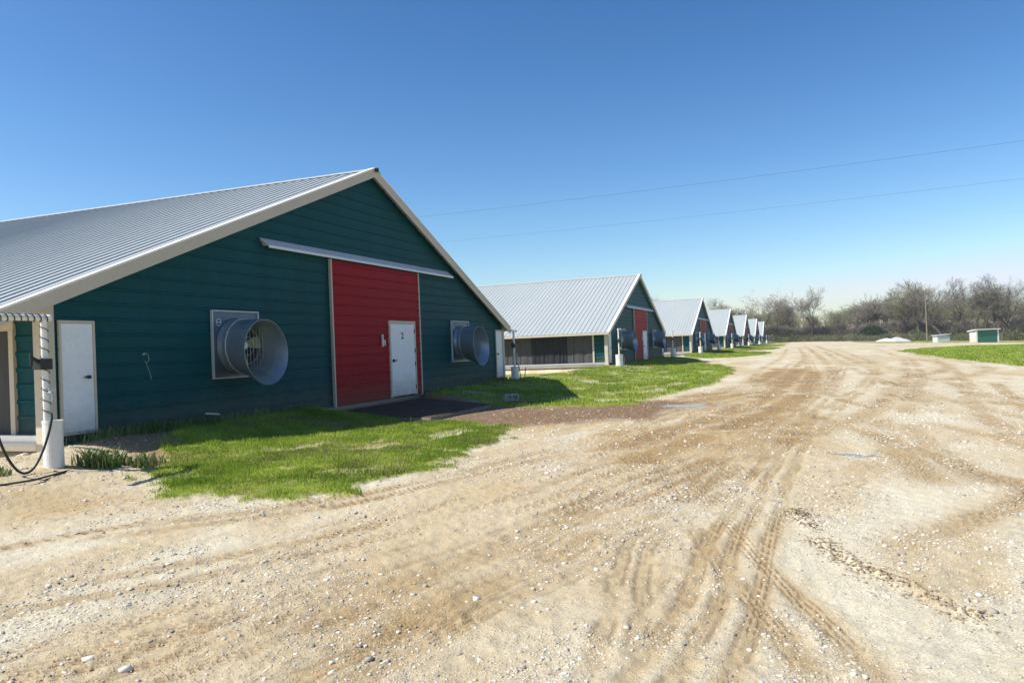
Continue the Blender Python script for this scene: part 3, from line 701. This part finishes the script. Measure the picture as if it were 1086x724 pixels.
    if detail:
        for hz in (.25, .95, 1.35, 1.95):
            mb = MB(); mb.box(2.185, 2.225, -.135, -.1185, hz-.06, hz+.06); mb.build('hinge', M['dark'], wd)
    # corner walk doors
    for x0, x1, hs in ((-9.72, -9.05, 1), (8.98, 9.68, -1)):
        mb = MB(); mb.box(x0+.04, x1-.04, -.045, -.02, .20, 2.00)
        cdoor = mb.build('corner_door', M['white'], root, bevel=.004)
        mb = MB(); t = .036
        mb.box(x0, x0+t, -.06, -.015, .16, 2.05); mb.box(x1-t, x1, -.06, -.015, .16, 2.05); mb.box(x0+t, x1-t, -.06, -.015, 2.005, 2.05); mb.box(x0+t, x1-t, -.06, -.015, .16, .195)
        mb.build('door_frame', M['beige'], cdoor)
        hx = x1-.15 if hs > 0 else x0+.15
        mb = MB(); mb.tube([(hx, -.046, 1.1), (hx, -.095, 1.1)], .03, 10); mb.box(hx-.09, hx+.02, -.105, -.085, 1.085, 1.115); mb.build('handle', M['dark'], cdoor)
    make_fan(root, -5.60); make_fan(root, 5.70)
    return root

barn_labels = ['nearest green metal barn, its whole red sliding door and left fan facing the yard',
 'second green barn in the row, long pale roof rising directly behind the nearest barn',
 'third barn in the row, just beyond the second barn', 'fourth barn in the row, between the third barn and the smaller fifth',
 'fifth barn in the row counted from the nearest', 'sixth barn in the row, second from the far end', 'smallest and farthest barn, last of the row before the trees']
GB = 'row of identical green barns with red doors'
barn = make_barn('barn', 125, ovl=1.1, shape=(6.50, (.402, .430)))
barn_b = make_barn('barn', 125, x0=T1+SP)
tag(barn, barn_labels[0], 'barn', GB)
bpy.context.view_layer.update()
for q in range(1, NB):
    o = barn_b if q == 1 else copy_tree(barn_b); o.location = (T1+q*SP, D, 0); tag(o, barn_labels[q], 'barn', GB)
# the digit on the first barn's walk door
cu = bpy.data.curves.new('door_number', 'FONT'); cu.body = '2'; cu.size = .26; cu.extrude = .002; cu.offset = .006
tmp = bpy.data.objects.new('tmp', cu); COL.objects.link(tmp); dg = bpy.context.evaluated_depsgraph_get(); me = bpy.data.meshes.new_from_object(tmp.evaluated_get(dg)); bpy.data.objects.remove(tmp)
me.materials.clear(); me.materials.append(M['black'])
wd = [c for c in barn.children if c.name.startswith('walk_door')][0]
no = bpy.data.objects.new('door_number', me); COL.objects.link(no); no.parent = wd; no.rotation_euler = (PI/2, 0, 0); no.location = (1.37, -.1215, 1.72); no.scale = (1.25, 1, 1)

# ------------------------------------------------------------------ water standpipes at the barn corners
def standpipe(loc, label, h=2.22, bar=(-.35, .12), br=.155, bh=.66, wires=False, rz=0, hose=1, side=-1, bx=0.):
    x, y, z = loc; t = empty('standpipe', (x, y, z), rz, label=label, cat='standpipe', group='white pipes standing in barrels at the barn corners')
    mb = MB(); n = 28
    prof = [(br*1.04, -.1), (br*1.02, .0), (br*.97, bh*.5), (br, bh-.05), (br*1.03, bh-.03), (br*1.03, bh), (br*.9, bh), (br*.88, bh-.08)]
    R_ = [[(bx+r_*math.cos(2*PI*q/n), r_*math.sin(2*PI*q/n), zz) for q in range(n)] for r_, zz in prof]
    for a, b in zip(R_[:-1], R_[1:]):
        for q in range(n): mb.face(a[q], a[(q+1) % n], b[(q+1) % n], b[q])
    mb.face(*R_[-1]); mb.build('barrel', M['pvc'], t, smooth=True)
    mb = MB(); mb.tube([(0, 0, .2), (0, 0, h)], .042, 12); ri = mb.build('riser', M['pvc'], t)
    mb = MB(); mb.tube([(bar[0], 0, h), (bar[1], 0, h)], .042, 12); mb.tube([(bar[1]-.002, 0, h), (bar[1]+.03, 0, h)], .052, 12); cb = mb.build('crossbar', M['pvc'], t)
    mb = MB(); ph_ = h*.655; mb.box(-.13, .05, -.09, .08, ph_, ph_+.15); mb.tube([(-.11, -.03, ph_+.11), (-.24, -.05, ph_+.17)], .03, 10); mb.tube([(-.235, -.05, ph_+.22), (-.235, -.05, ph_+.05)], .02, 8)
    mb.build('pump_housing', M['black'], t, bevel=.012)
    mb = MB(); mb.tube([(.0, -.03, h*.50), (.0, -.12, h*.50)], .022, 8); mb.tube([(0, -.12, h*.5), (.0, -.12, h*.44)], .016, 8); mb.box(-.05, .05, -.13, -.11, h*.515, h*.53); mb.build('tap', M['galv'], t)
    mb = MB(); P = []
    for q in range(25):
        u = q/24; P.append((side*(.05+.75*u), -.16, bh+.03-.62*math.sin(PI*u)**.8 - .1*u)) if hose else P.append((.16+.10*math.sin(PI*2*u), -.17, bh*.9-.55*u))
    P = [(0, -.05, bh+.12), (side*.02, -.12, bh+.1)]+P if hose else P
    mb.tube(P, .017, 8); mb.build('hose', M['black'], t)
    if wires:
        mb = MB(); P = []
        for q in range(200):
            u = q/199; P.append((bar[0]+.15+(bar[1]-bar[0]-.15)*u, .052*math.cos(u*75), h+.052*math.sin(u*75)))
        mb.tube(P, .007, 5); P = []
        for q in range(140):
            u = q/139; P.append((.052*math.cos(u*58), .052*math.sin(u*58), h-.05-(h-bh-.1)*u))
        mb.tube(P, .006, 5); mb.build('cable', M['black'], t)
    return t
standpipe((7.43, 9.78, gz(7.43, 9.78)), 'big white barrel and cable-wrapped pipe at the left corner of the nearest barn', h=2.06, bar=(-1.2, .06), wires=True, bh=.64, br=.128, bx=.085)
standpipe((28.2, 10.8, gz(28.2, 10.8)), 'white pipe with crossbar standing at the right corner of the nearest barn', h=1.95, bar=(-.28, .22), side=1, br=.16, bh=.52)
sp2 = None
names_ = ['second', 'third', 'fourth', 'fifth', 'sixth', 'last']
for q in range(1, NB):
    x = T1+q*SP-W-2.4; y = 10.1
    if q == 1:
        sp2 = standpipe((x, y, gz(x, y)), 'white pipe with crossbar at the left corner of the second barn', h=2.2, bar=(-.15, .5), side=1, br=.22, bh=.72)
        o = sp2
    else:
        bpy.context.view_layer.update(); o = copy_tree(sp2); o.location = (x, y, gz(x, y)); o['label'] = 'white pipe with crossbar at the left corner of the %s barn' % names_[q-1]
    o2 = copy_tree(sp2) if q > 1 else None
    bpy.context.view_layer.update()
    o2 = o2 or copy_tree(sp2)
    o2.location = (T1+q*SP+W-.1, 10.5, gz(T1+q*SP+W-.1, 10.5)); o2['label'] = 'white pipe with crossbar at the right corner of the %s barn' % names_[q-1]

# ------------------------------------------------------------------ slab, block, bits by the nearest barn
mb = MB(); P = SLAB
b0 = [(x, y, -.5) for x, y in P]; t0 = [(x, y, -.165) for x, y in P]
mb.hexa(b0+t0); sb = mb.build('door_slab', M['slabedge'], bevel=.01)
mb = MB(); cx, cy = 17.4, 9.6; Pi = [(cx+(x-cx)*.985, min(cy+(y-cy)*.985, 11.30)) for x, y in P]
mb.hexa([(x, y, -.1649) for x, y in Pi]+[(x, y, -.148) for x, y in Pi]); mb.build('mud_layer', M['slab'], sb)
tag(sb, 'low concrete slab caked with dark mud in front of the red door', 'slab')
mb = MB(); L_, H_, W_ = .40, .19, .19
for x0, x1 in ((0, .035), (.182, .218), (.365, .40)): mb.box(x0, x1, 0, W_, .03, H_-.03)
mb.box(0, L_, 0, W_, 0, .03); mb.box(0, L_, 0, W_, H_-.03, H_)
M['block'] = painted('concrete_block', (.46, .43, .38), .9, .1); cb = mb.build('cinder_block', M['block'], bevel=.004); cb.location = (20.55, 8.2, gz(20.55, 8.2)-.0); cb.rotation_euler = (0, 0, -1.15+.2)
tag(cb, 'grey two-hole concrete block lying on the grass edge by the slab', 'concrete block')
mb = MB(); mb.tube([(0, 0, 0), (.40, .01, -.05)], .016, 6); st = mb.build('stick', M['pvc']); st.location = (T1-6.57, 11.29, .235); tag(st, 'short white stick lodged against the green wall under the left fan', 'stick')
mb = MB(); P = [(.0, 0, 0), (.05, -.02, .02), (.10, -.02, -.02), (.12, -.02, -.10), (.07, -.02, -.17), (.03, -.02, -.12), (.06, -.02, -.2), (.13, -.02, -.35), (.16, -.02, -.46)]
mb.tube(P, .0045, 6); mb.box(-.015, .015, -.03, .02, -.015, .015); hk = mb.build('wall_cable', M['galv']); hk.location = (T1-8.06, 11.30, 1.46); tag(hk, 'thin looped cable hanging from a hook on the green wall beside the corner door', 'cable')
mb = MB(); mb.tube([(0, 0, 0), (.35, -.15, .01), (.8, .02, .01), (1.25, .25, .0), (1.7, .2, .01)], .014, 6)
gh = mb.build('ground_hose', M['dark']); gh.location = (6.4, 9.3, gz(6.9, 9.3)+.015); tag(gh, 'thin dark hose lying on the sand in front of the big white barrel', 'hose')
# rubble by the side wall
rs = [(8.1, 11.6, .16), (7.6, 11.2, .12), (7.9, 10.9, .2), (7.2, 10.9, .1)]
for q, (px, py, s_) in enumerate(rs):
    V, F, col = rocks(1, np.array([0.]), np.array([0.]), np.array([s_]), np.array([0.]), 80+q); col[:, 0] = .75
    o = np_mesh('stone', V, F, M['stone'], col=col); o.location = (px, py, gz(px, py)); tag(o, ['pale stone closest to the foot of the side wall', 'pale stone in the middle of the group left of the barrel', 'largest pale rubble stone left of the big white barrel', 'smallest pale stone left of the big barrel'][q], 'stone', 'rubble stones left of the barrel')

# ------------------------------------------------------------------ far sheds, piles, pole, wires
t = empty('shed', (200, -38.2, -1.60), math.radians(-72), label='small green shed with white corner trim and a flat sloping roof by the far trees', cat='shed')
w_, d_, h_ = 4.7, 2.9, 2.85
mb = MB(); siding(mb, lambda z: -w_/2, lambda z: w_/2, 0, h_, -d_/2)
mb.face((-w_/2, d_/2, 0), (-w_/2, -d_/2, 0), (-w_/2, -d_/2, h_), (-w_/2, d_/2, h_-.3)); mb.face((w_/2, -d_/2, 0), (w_/2, d_/2, 0), (w_/2, d_/2, h_-.3), (w_/2, -d_/2, h_)); mb.face((w_/2, d_/2, 0), (-w_/2, d_/2, 0), (-w_/2, d_/2, h_-.3), (w_/2, d_/2, h_-.3))
M['shedgreen'] = painted('shed_green', (.03, .16, .11), .5, .1); mb.build('wall', M['shedgreen'], t)
mb = MB(); 
for a in (-w_/2, w_/2): mb = MB(); mb.box(a-.16, a+.16, -d_/2-.06, -d_/2+.1, 0, h_); mb.build('corner_trim', M['pvc'], t)
mb = MB(); mb.hexa([(-w_/2-.4, -d_/2-.4, h_+.03), (w_/2+.4, -d_/2-.4, h_+.03), (w_/2+.4, d_/2+.3, h_-.32), (-w_/2-.4, d_/2+.3, h_-.32), (-w_/2-.4, -d_/2-.4, h_+.23), (w_/2+.4, -d_/2-.4, h_+.23), (w_/2+.4, d_/2+.3, h_-.12), (-w_/2-.4, d_/2+.3, h_-.12)])
mb.build('roof', M['pvc'], t)
mb = MB(); mb.box(-w_/2-.12, -w_/2-.02, -1.2, 1.3, .1, 2.4); mb.build('door', M['white'], t)
t = empty('tank_box', (206.5, -30.6, -1.36), math.radians(-70), label='low white box shelter with a flat lid left of the green shed', cat='shelter')
mb = MB(); mb.box(-1.5, 1.5, -1.1, 1.1, 0, 1.65); mb.build('body', M['galvpale'], t, bevel=.05)
mb = MB(); mb.hexa([(-1.8, -1.3, 1.66), (1.7, -1.3, 1.9), (1.7, 1.3, 1.9), (-1.8, 1.3, 1.66), (-1.8, -1.3, 1.78), (1.7, -1.3, 2.02), (1.7, 1.3, 2.02), (-1.8, 1.3, 1.78)]); mb.build('lid', M['galvpale'], t)

def pile(x, y, r, h, mat, label):
    n = 26; V = [(0, 0, h)]; rings = 7; F = []
    for i_ in range(1, rings+1):
        for q in range(n):
            a = 2*PI*q/n; rr = r*i_/rings*(1+.18*math.sin(a*3+x)+.07*math.sin(a*7)); V.append((rr*math.cos(a), rr*math.sin(a)*1.2, h*(1-(i_/rings)**1.3)+random.uniform(-.08, .08)*h - (.25 if i_ == rings else 0)))
    for q in range(n): F.append((0, 1+q, 1+(q+1) % n))
    for i_ in range(rings-1):
        for q in range(n):
            a = 1+i_*n+q; b = 1+i_*n+(q+1) % n; F.append((a, a+n, b+n, b))
    mb = MB(); mb.v = V; mb.f = F; mb.mi = [0]*len(F); o = mb.build('gravel_pile', mat, smooth=True); o.location = (x, y, gz(x, y)); tag(o, label, 'gravel pile', 'gravel piles in front of the far trees')
M['gravelwhite'] = painted('white_gravel', (.68, .64, .56), .95, .15, (.4, .38, .33), dscale=3)
M['gravelgrey'] = painted('grey_gravel', (.42, .42, .41), .95, .2, (.25, .25, .25), dscale=3)
pile(246, -22.2, 2.6, .95, M['gravelwhite'], 'low white gravel pile by the dark evergreen bush')
pile(247, -25.2, 3.2, 1.25, M['gravelgrey'], 'wider grey gravel pile right of the white one')

def pole(x, y, h, label, xarm=True):
    z = gz(x, y); t = empty('utility_pole', (x, y, z), AL, label=label, cat='utility pole')
    mb = MB(); mb.tube([(0, 0, -.3), (0, 0, h*.5), (0, 0, h)], [.19, .16, .12], 10); mb.build('post', M['wood'], t)
    if xarm:
        mb = MB(); mb.tube([(0, -.35, h-1.6), (0, -.35, h-2.6)], .24, 12); mb.build('transformer', M['galv'], t)
    mb = MB(); mb.tube([(0, 0, h), (0, 0, h+.22)], .05, 8); mb.tube([(0, -.12, h-1.75), (0, -.3, h-1.75)], .05, 8); mb.build('insulator', M['pvc'], t)
    return t
pole(216, -28.9, 13.4, 'tall thin wooden utility pole standing before the far trees, right of the gravel piles')
# power line crossing above the barns
def c2w(Xc, Zc): return (Zc*math.cos(AL)+Xc*math.sin(AL), Zc*math.sin(AL)-Xc*math.cos(AL))
e0 = c2w(42, 25.3); e1 = c2w(-20, 54.5)
for hgt, lab, r_ in ((9.8, 'upper overhead wire crossing the sky from the right edge', .0042), (8.1, 'lower overhead wire crossing the sky below the other', .0034)):
    mb = MB(); P = []
    for q in range(61):
        u = q/60; P.append((e0[0]+(e1[0]-e0[0])*u, e0[1]+(e1[1]-e0[1])*u, hgt+.35-4*.5*u*(1-u)))
    mb.tube(P, r_, 6); o = mb.build('power_line', M['dark']); tag(o, lab, 'power line', 'overhead wires')
for (x, y), lab in ((e0, 'wooden pole carrying the overhead wires beyond the right edge'), (e1, 'wooden pole carrying the overhead wires behind the nearest barn')):
    pole(x, y, 10.3-gz(x, y)-.15, lab, False)

# ------------------------------------------------------------------ bare winter trees
def barkmat(name, col):
    k = N(name); n1 = k.noise(k.coord('Object', (1, 1, .3)), 3, 4); n2 = k.noise(k.coord('Object'), .25, 3)
    c = k.mix(n1, tuple(q*.7 for q in col), tuple(q*1.3 for q in col)); c = k.mix(k.ramp(n2, [(.45, (0, 0, 0)), (.7, (1, 1, 1))]), c, (col[0]*1.5, col[1]*1.45, col[2]*1.25))
    k.l(c, k.b.inputs['Base Color']); k.b.inputs['Roughness'].default_value = .95; k.b.inputs['Specular IOR Level'].default_value = .1; return k.m
M['bark'] = barkmat('bark', (.075, .062, .05)); M['twig'] = barkmat('twig', (.175, .155, .13)); M['twiggreen'] = barkmat('budding_twig', (.19, .185, .11))
def make_tree(seed, H=14., lean=0., spread=.85, forks=3, twig='twig', low=.34, dense=1.):
    r = random.Random(seed); segs = []; tw = []
    def grow(p, d, L, rad, lev):
        n = 4 if lev < 3 else 3; pts = [p]; cur = Vector(p); dd = Vector(d)
        for q in range(n):
            dd = (dd+Vector((r.gauss(0, .16), r.gauss(0, .16), r.gauss(.03, .10)))*(1+.25*lev)).normalized()
            cur = cur+dd*L/n; pts.append(cur.copy())
        r1 = rad*(.62 if lev < 4 else .4)
        if lev <= 3: segs.append((pts, [rad+(r1-rad)*q/n for q in range(n+1)], 7 if lev == 0 else 5 if lev < 3 else 4))
        else: tw.append((pts, rad))
        if lev >= 6: return
        k_ = {0: forks, 1: 4, 2: 4, 3: 4, 4: 4, 5: 3}[lev]
        if dense < 1 and lev > 2 : k_ -= 1
        for q in range(k_):
            u = r.uniform(.35, 1) if (q and lev) else 1.
            pos = pts[min(n, max(1, int(round(u*n))))]
            a = r.uniform(0, 2*PI) if lev else 2*PI*q/k_+r.uniform(-.5, .5)
            side = Vector((math.cos(a), math.sin(a), 0)); side = (side-dd*side.dot(dd)).normalized()
            sp_ = r.uniform(.38, .85)*spread*(1.0 if lev else .8)
            nd = (dd+side*sp_).normalized(); nd.z += .06; nd.normalize()
            grow(pos, nd, L*r.uniform(.60, .82)*(1.25 if lev == 0 else 1), max(r1*r.uniform(.55, .8), .013), lev+1)
    grow(Vector((0, 0, -.3)), Vector((lean, lean*.3, 1)).normalized(), H*low, H*.024, 0)
    zt = max(max(p.z for p in pts) for pts, _ in tw); f = H/zt
    mb = MB()
    for pts, rr, n in segs: mb.tube([Vector((p.x*f, p.y*f, p.z*f)) for p in pts], [q*f for q in rr], n, False)
    # twigs: crossed thin ribbons
    V = []; F = []
    for pts, rad in tw:
        for (a, b) in zip(pts[:-1], pts[1:]):
            a = a*f; b = b*f; d = (b-a).normalized(); s1 = d.orthogonal().normalized(); s1 = (s1*math.cos(rad*900)+d.cross(s1)*math.sin(rad*900)); wv = s1*max(rad, .017)
            n = len(V); V += [a-wv, a+wv, b+wv*.8, b-wv*.8]; F.append((n, n+1, n+2, n+3))
    return mb, V, F, twig
def tree_obj(spec):
    mb, V, F, twig = make_tree(*spec[0], **spec[1])
    t = empty('bare_tree', (0, 0, 0)); mb.build('trunk', M['bark'], t, smooth=True)
    np_mesh('crown', np.array([tuple(v) for v in V]), np.array(F), M[twig], t)
    return t
specs = [((1, 15.), dict(forks=3)), ((2, 14.), dict(forks=4, spread=.95, low=.28)), ((3, 13.), dict(forks=3, lean=.35, spread=1.05, low=.34)),
         ((4, 15.), dict(forks=4, twig='twiggreen')), ((5, 12.), dict(forks=3, dense=.5, lean=-.2)), ((6, 14.), dict(forks=3, spread=1.05, low=.27)), ((9, 11.), dict(forks=4, spread=1.0, low=.2, twig='twiggreen'))]
protos = [tree_obj(s) for s in specs]
used = [False]*len(protos)
bpy.context.view_layer.update()
def put_tree(pi, x, y, s, rz, label, group=None, z=None):
    if used[pi]: o = copy_tree(protos[pi])
    else: o = protos[pi]; used[pi] = True
    o.location = (x, y, gz(x, y)-.1 if z is None else z); o.scale = (s, s, s*random.uniform(.95, 1.05)); o.rotation_euler = (0, 0, rz); tag(o, label, 'tree', group)
def pxpos(px, Z):     # where a bearing seen in the photograph lies at distance Z
    return c2w((px-543)/FPX*Z, Z)
GT = 'bare trees of the far tree line'
front = [  # bearing, distance, proto, top height m, label
 (698, 285, 3, 21, 'bare tree rising behind the roof of the third barn, left one'), (716, 300, 1, 18.5, 'lower bare tree right of the one behind the third barn roof'),
 (757, 282, 5, 18, 'bare tree rising behind the roof of the fourth barn'), (772, 292, 6, 16, 'bushy bare tree seen between the fourth and fifth barn roofs'),
 (798, 262, 4, 18, 'sparse bare tree with few upright limbs above the last barn roofs'), (788, 285, 0, 13, 'bare tree low behind the fifth barn roof'),
 (824, 270, 1, 16.5, 'broad bare tree immediately right of the last barn'), (842, 284, 6, 13.5, 'smaller bare tree between the broad one and the tall round-crowned one'),
 (863, 262, 0, 18, 'tall round-crowned bare tree standing highest left of the gap in the tree line'), (885, 290, 6, 10.5, 'low bare tree in the gap of the tree line'),
 (905, 275, 2, 13, 'bare tree at the right side of the gap'), (922, 268, 5, 15, 'bare tree behind the dark evergreen bush'),
 (938, 262, 1, 16.5, 'bare tree above the white gravel pile'), (958, 252, 3, 18, 'greenish budding tree above the grey gravel pile'),
 (974, 245, 6, 19, 'bushy bare tree left of the utility pole'), (1003, 232, 2, 17.5, 'dark leaning tree with thick limbs right of the utility pole'),
 (1018, 250, 0, 20.5, 'tall bare tree behind the leaning one'), (1034, 240, 5, 18.5, 'spreading bare tree behind the left end of the green shed'),
 (1046, 232, 0, 18.5, 'straight bare tree behind the green shed'), (1060, 236, 3, 18, 'greenish budding tree right of the green shed'),
 (1072, 226, 1, 17.5, 'bare tree near the right edge'), (1084, 220, 2, 17.0, 'leaning bare tree cut by the right edge'), (1110, 222, 5, 17, 'bare tree just past the right edge')]
ph = [15, 14, 13, 15, 12, 14, 11]
for q, (px, Z, pi, h_, lab) in enumerate(front):
    x, y = pxpos(px, Z); put_tree(pi, x, y, 1.08*h_/ph[pi], q*1.7, lab, GT)
rr = random.Random(11)
for q in range(76):
    px = 690+q*5.8+rr.uniform(-4, 4); Z = rr.uniform(290, 345) if px < 900 else rr.uniform(262, 300)
    x, y = pxpos(px, Z); h_ = rr.uniform(10, 14.5) if px < 915 else rr.uniform(13, 18.5)
    pi = rr.choice([0, 1, 3, 5, 6, 6]); put_tree(pi, x, y, h_/ph[pi], rr.uniform(0, 6), 'grey bare tree in the rear ranks behind the front trees of the far tree line', 'bare trees in the rear ranks')

# thicket under the trees: stems and small leaf clumps
M['brush'] = leafmat('brush_twigs', (.13, .11, .085), (.34, .295, .225), .1, .9)
def thicket(name, n, pxa, pxb, Za, Zb, hmax, mat, label, leafy=.3, seed=0):
    r = np.random.default_rng(seed); px = r.uniform(pxa, pxb, n); u = (px-pxa)/(pxb-pxa); Z = Za+(Zb-Za)*u + np.abs(r.normal(0, 5, n))
    Xc = (px-543)/FPX*Z; x = Z*math.cos(AL)+Xc*math.sin(AL); y = Z*math.sin(AL)-Xc*math.cos(AL)
    top = hmax*(.45+.75*fbm(px*.09, Z*.12, 200+seed, 4)); z0 = base_z(x, y)+r.uniform(0, .85, n)**1.2*top
    L = r.uniform(.3, 1.3, n); a = r.uniform(0, 2*PI, n); el = r.uniform(.2, 1.4, n); d = np.stack([np.cos(a)*np.cos(el), np.sin(a)*np.cos(el), np.sin(el)], -1)
    b = r.uniform(0, 2*PI, n); s = np.stack([np.cos(b), np.sin(b), 0*b], -1); leaf = r.random(n) < leafy
    wd = np.where(leaf, r.uniform(.07, .20, n), r.uniform(.018, .035, n)); L = np.where(leaf, r.uniform(.1, .3, n), L)
    p = np.stack([x, y, z0], -1); q_ = p+d*L[:, None]; ws = s*wd[:, None]
    V = np.stack([p-ws, p+ws, q_+ws*.6, q_-ws*.6], 1).reshape(-1, 3); F = np.arange(n*4).reshape(-1, 4)
    tone = np.clip(fbm(px*.12, z0*.5, 210+seed, 3)*1.4-.3+r.normal(0, .25, n), 0, 1); col = np.repeat(np.stack([tone, 0*tone, tone], -1), 4, 0)
    return tag(np_mesh(name, V, F, mat, col=col), label, 'undergrowth', kind='stuff')
thicket('thicket', 150000, 700, 930, 262, 262, 7.6, M['brush'], 'brown leafless brush under the far trees left of the gravel piles', .35, 1)
thicket('thicket', 150000, 915, 1130, 262, 214, 8.2, M['brush'], 'brown leafless brush under the far trees right of the gravel piles', .35, 2)
M['olive'] = leafmat('olive_leaves', (.09, .10, .045), (.22, .22, .11), .15, .8)
thicket('undergrowth', 20000, 780, 1110, 259, 214, 3.2, M['olive'], 'olive green undergrowth at the foot of the far trees', .85, 3)
def bush(px, Z, w_, h_, label, n=9000, mat='evergreen', seed=0):
    r = np.random.default_rng(seed); x, y = pxpos(px, Z); a = r.uniform(0, 2*PI, n); rr_ = r.random(n)**.4; zz = r.random(n)
    lob = 1+.25*np.sin(a*3+seed)+.15*np.sin(a*5+zz*6)
    prof = np.sqrt(np.clip(1-(zz*1.02-.25)**2/.62, 0, 1)); px_ = w_/2*prof*rr_*lob*np.cos(a); py_ = w_/2*prof*rr_*lob*np.sin(a); pz = zz*h_*(.85+.15*np.sin(a*2))
    L = r.uniform(.12, .3, n); d = r.normal(0, 1, (n, 3)); d /= np.linalg.norm(d, axis=1)[:, None]; s = r.normal(0, 1, (n, 3)); s -= d*(s*d).sum(1)[:, None]; s /= np.linalg.norm(s, axis=1)[:, None]
    p = np.stack([px_, py_, pz], -1); V = np.stack([p-s*L[:, None]*.4, p+s*L[:, None]*.4, p+(d+s*.2)*L[:, None], p+(d-s*.2)*L[:, None]], 1).reshape(-1, 3)
    tone = np.clip(r.normal(.4, .25, n), 0, 1); o = empty('bush', (x, y, gz(x, y)), label=label, cat='bush')
    np_mesh('foliage', V, np.arange(n*4).reshape(-1, 4), M[mat], o, col=np.repeat(np.stack([tone, 0*tone, tone], -1), 4, 0))
    mb = MB()
    for q in range(5): mb.tube([(0, 0, -.1), (math.cos(q*1.3)*w_*.2, math.sin(q*1.3)*w_*.2, h_*.7)], [.09, .03], 5)
    mb.build('stem', M['bark'], o)
M['evergreen'] = leafmat('evergreen_leaves', (.010, .030, .010), (.03, .07, .02), .1, .7)
bush(925, 257, 8.5, 5.2, 'dark green evergreen bush left of the white gravel pile', 14000)
bush(971, 244, 6, 3.6, 'mid green bush between the grey gravel pile and the utility pole', 8000, 'olive', 4)
bush(1078, 222, 5, 4.2, 'olive green bush at the right edge beyond the green shed', 8000, 'olive', 6)
bush(838, 258, 4.5, 4.0, 'dark bush right of the last barn at the foot of the trees', 7000, 'olive', 8)

# ------------------------------------------------------------------ thin air between the yard and the far trees
if HAZE:
    mb = MB(); mb.box(-60, 420, -220, 260, -6, 45); k = N('haze'); vp = k.n('ShaderNodeVolumePrincipled'); vp.inputs['Color'].default_value = (.86, .93, 1, 1); vp.inputs['Density'].default_value = HAZE
    k.t.nodes.remove(k.b); k.l(vp.outputs[0], k.t.nodes['Material Output'].inputs['Volume']); tag(mb.build('haze', k.m), 'thin pale haze over the far end of the drive', 'haze', kind='stuff')
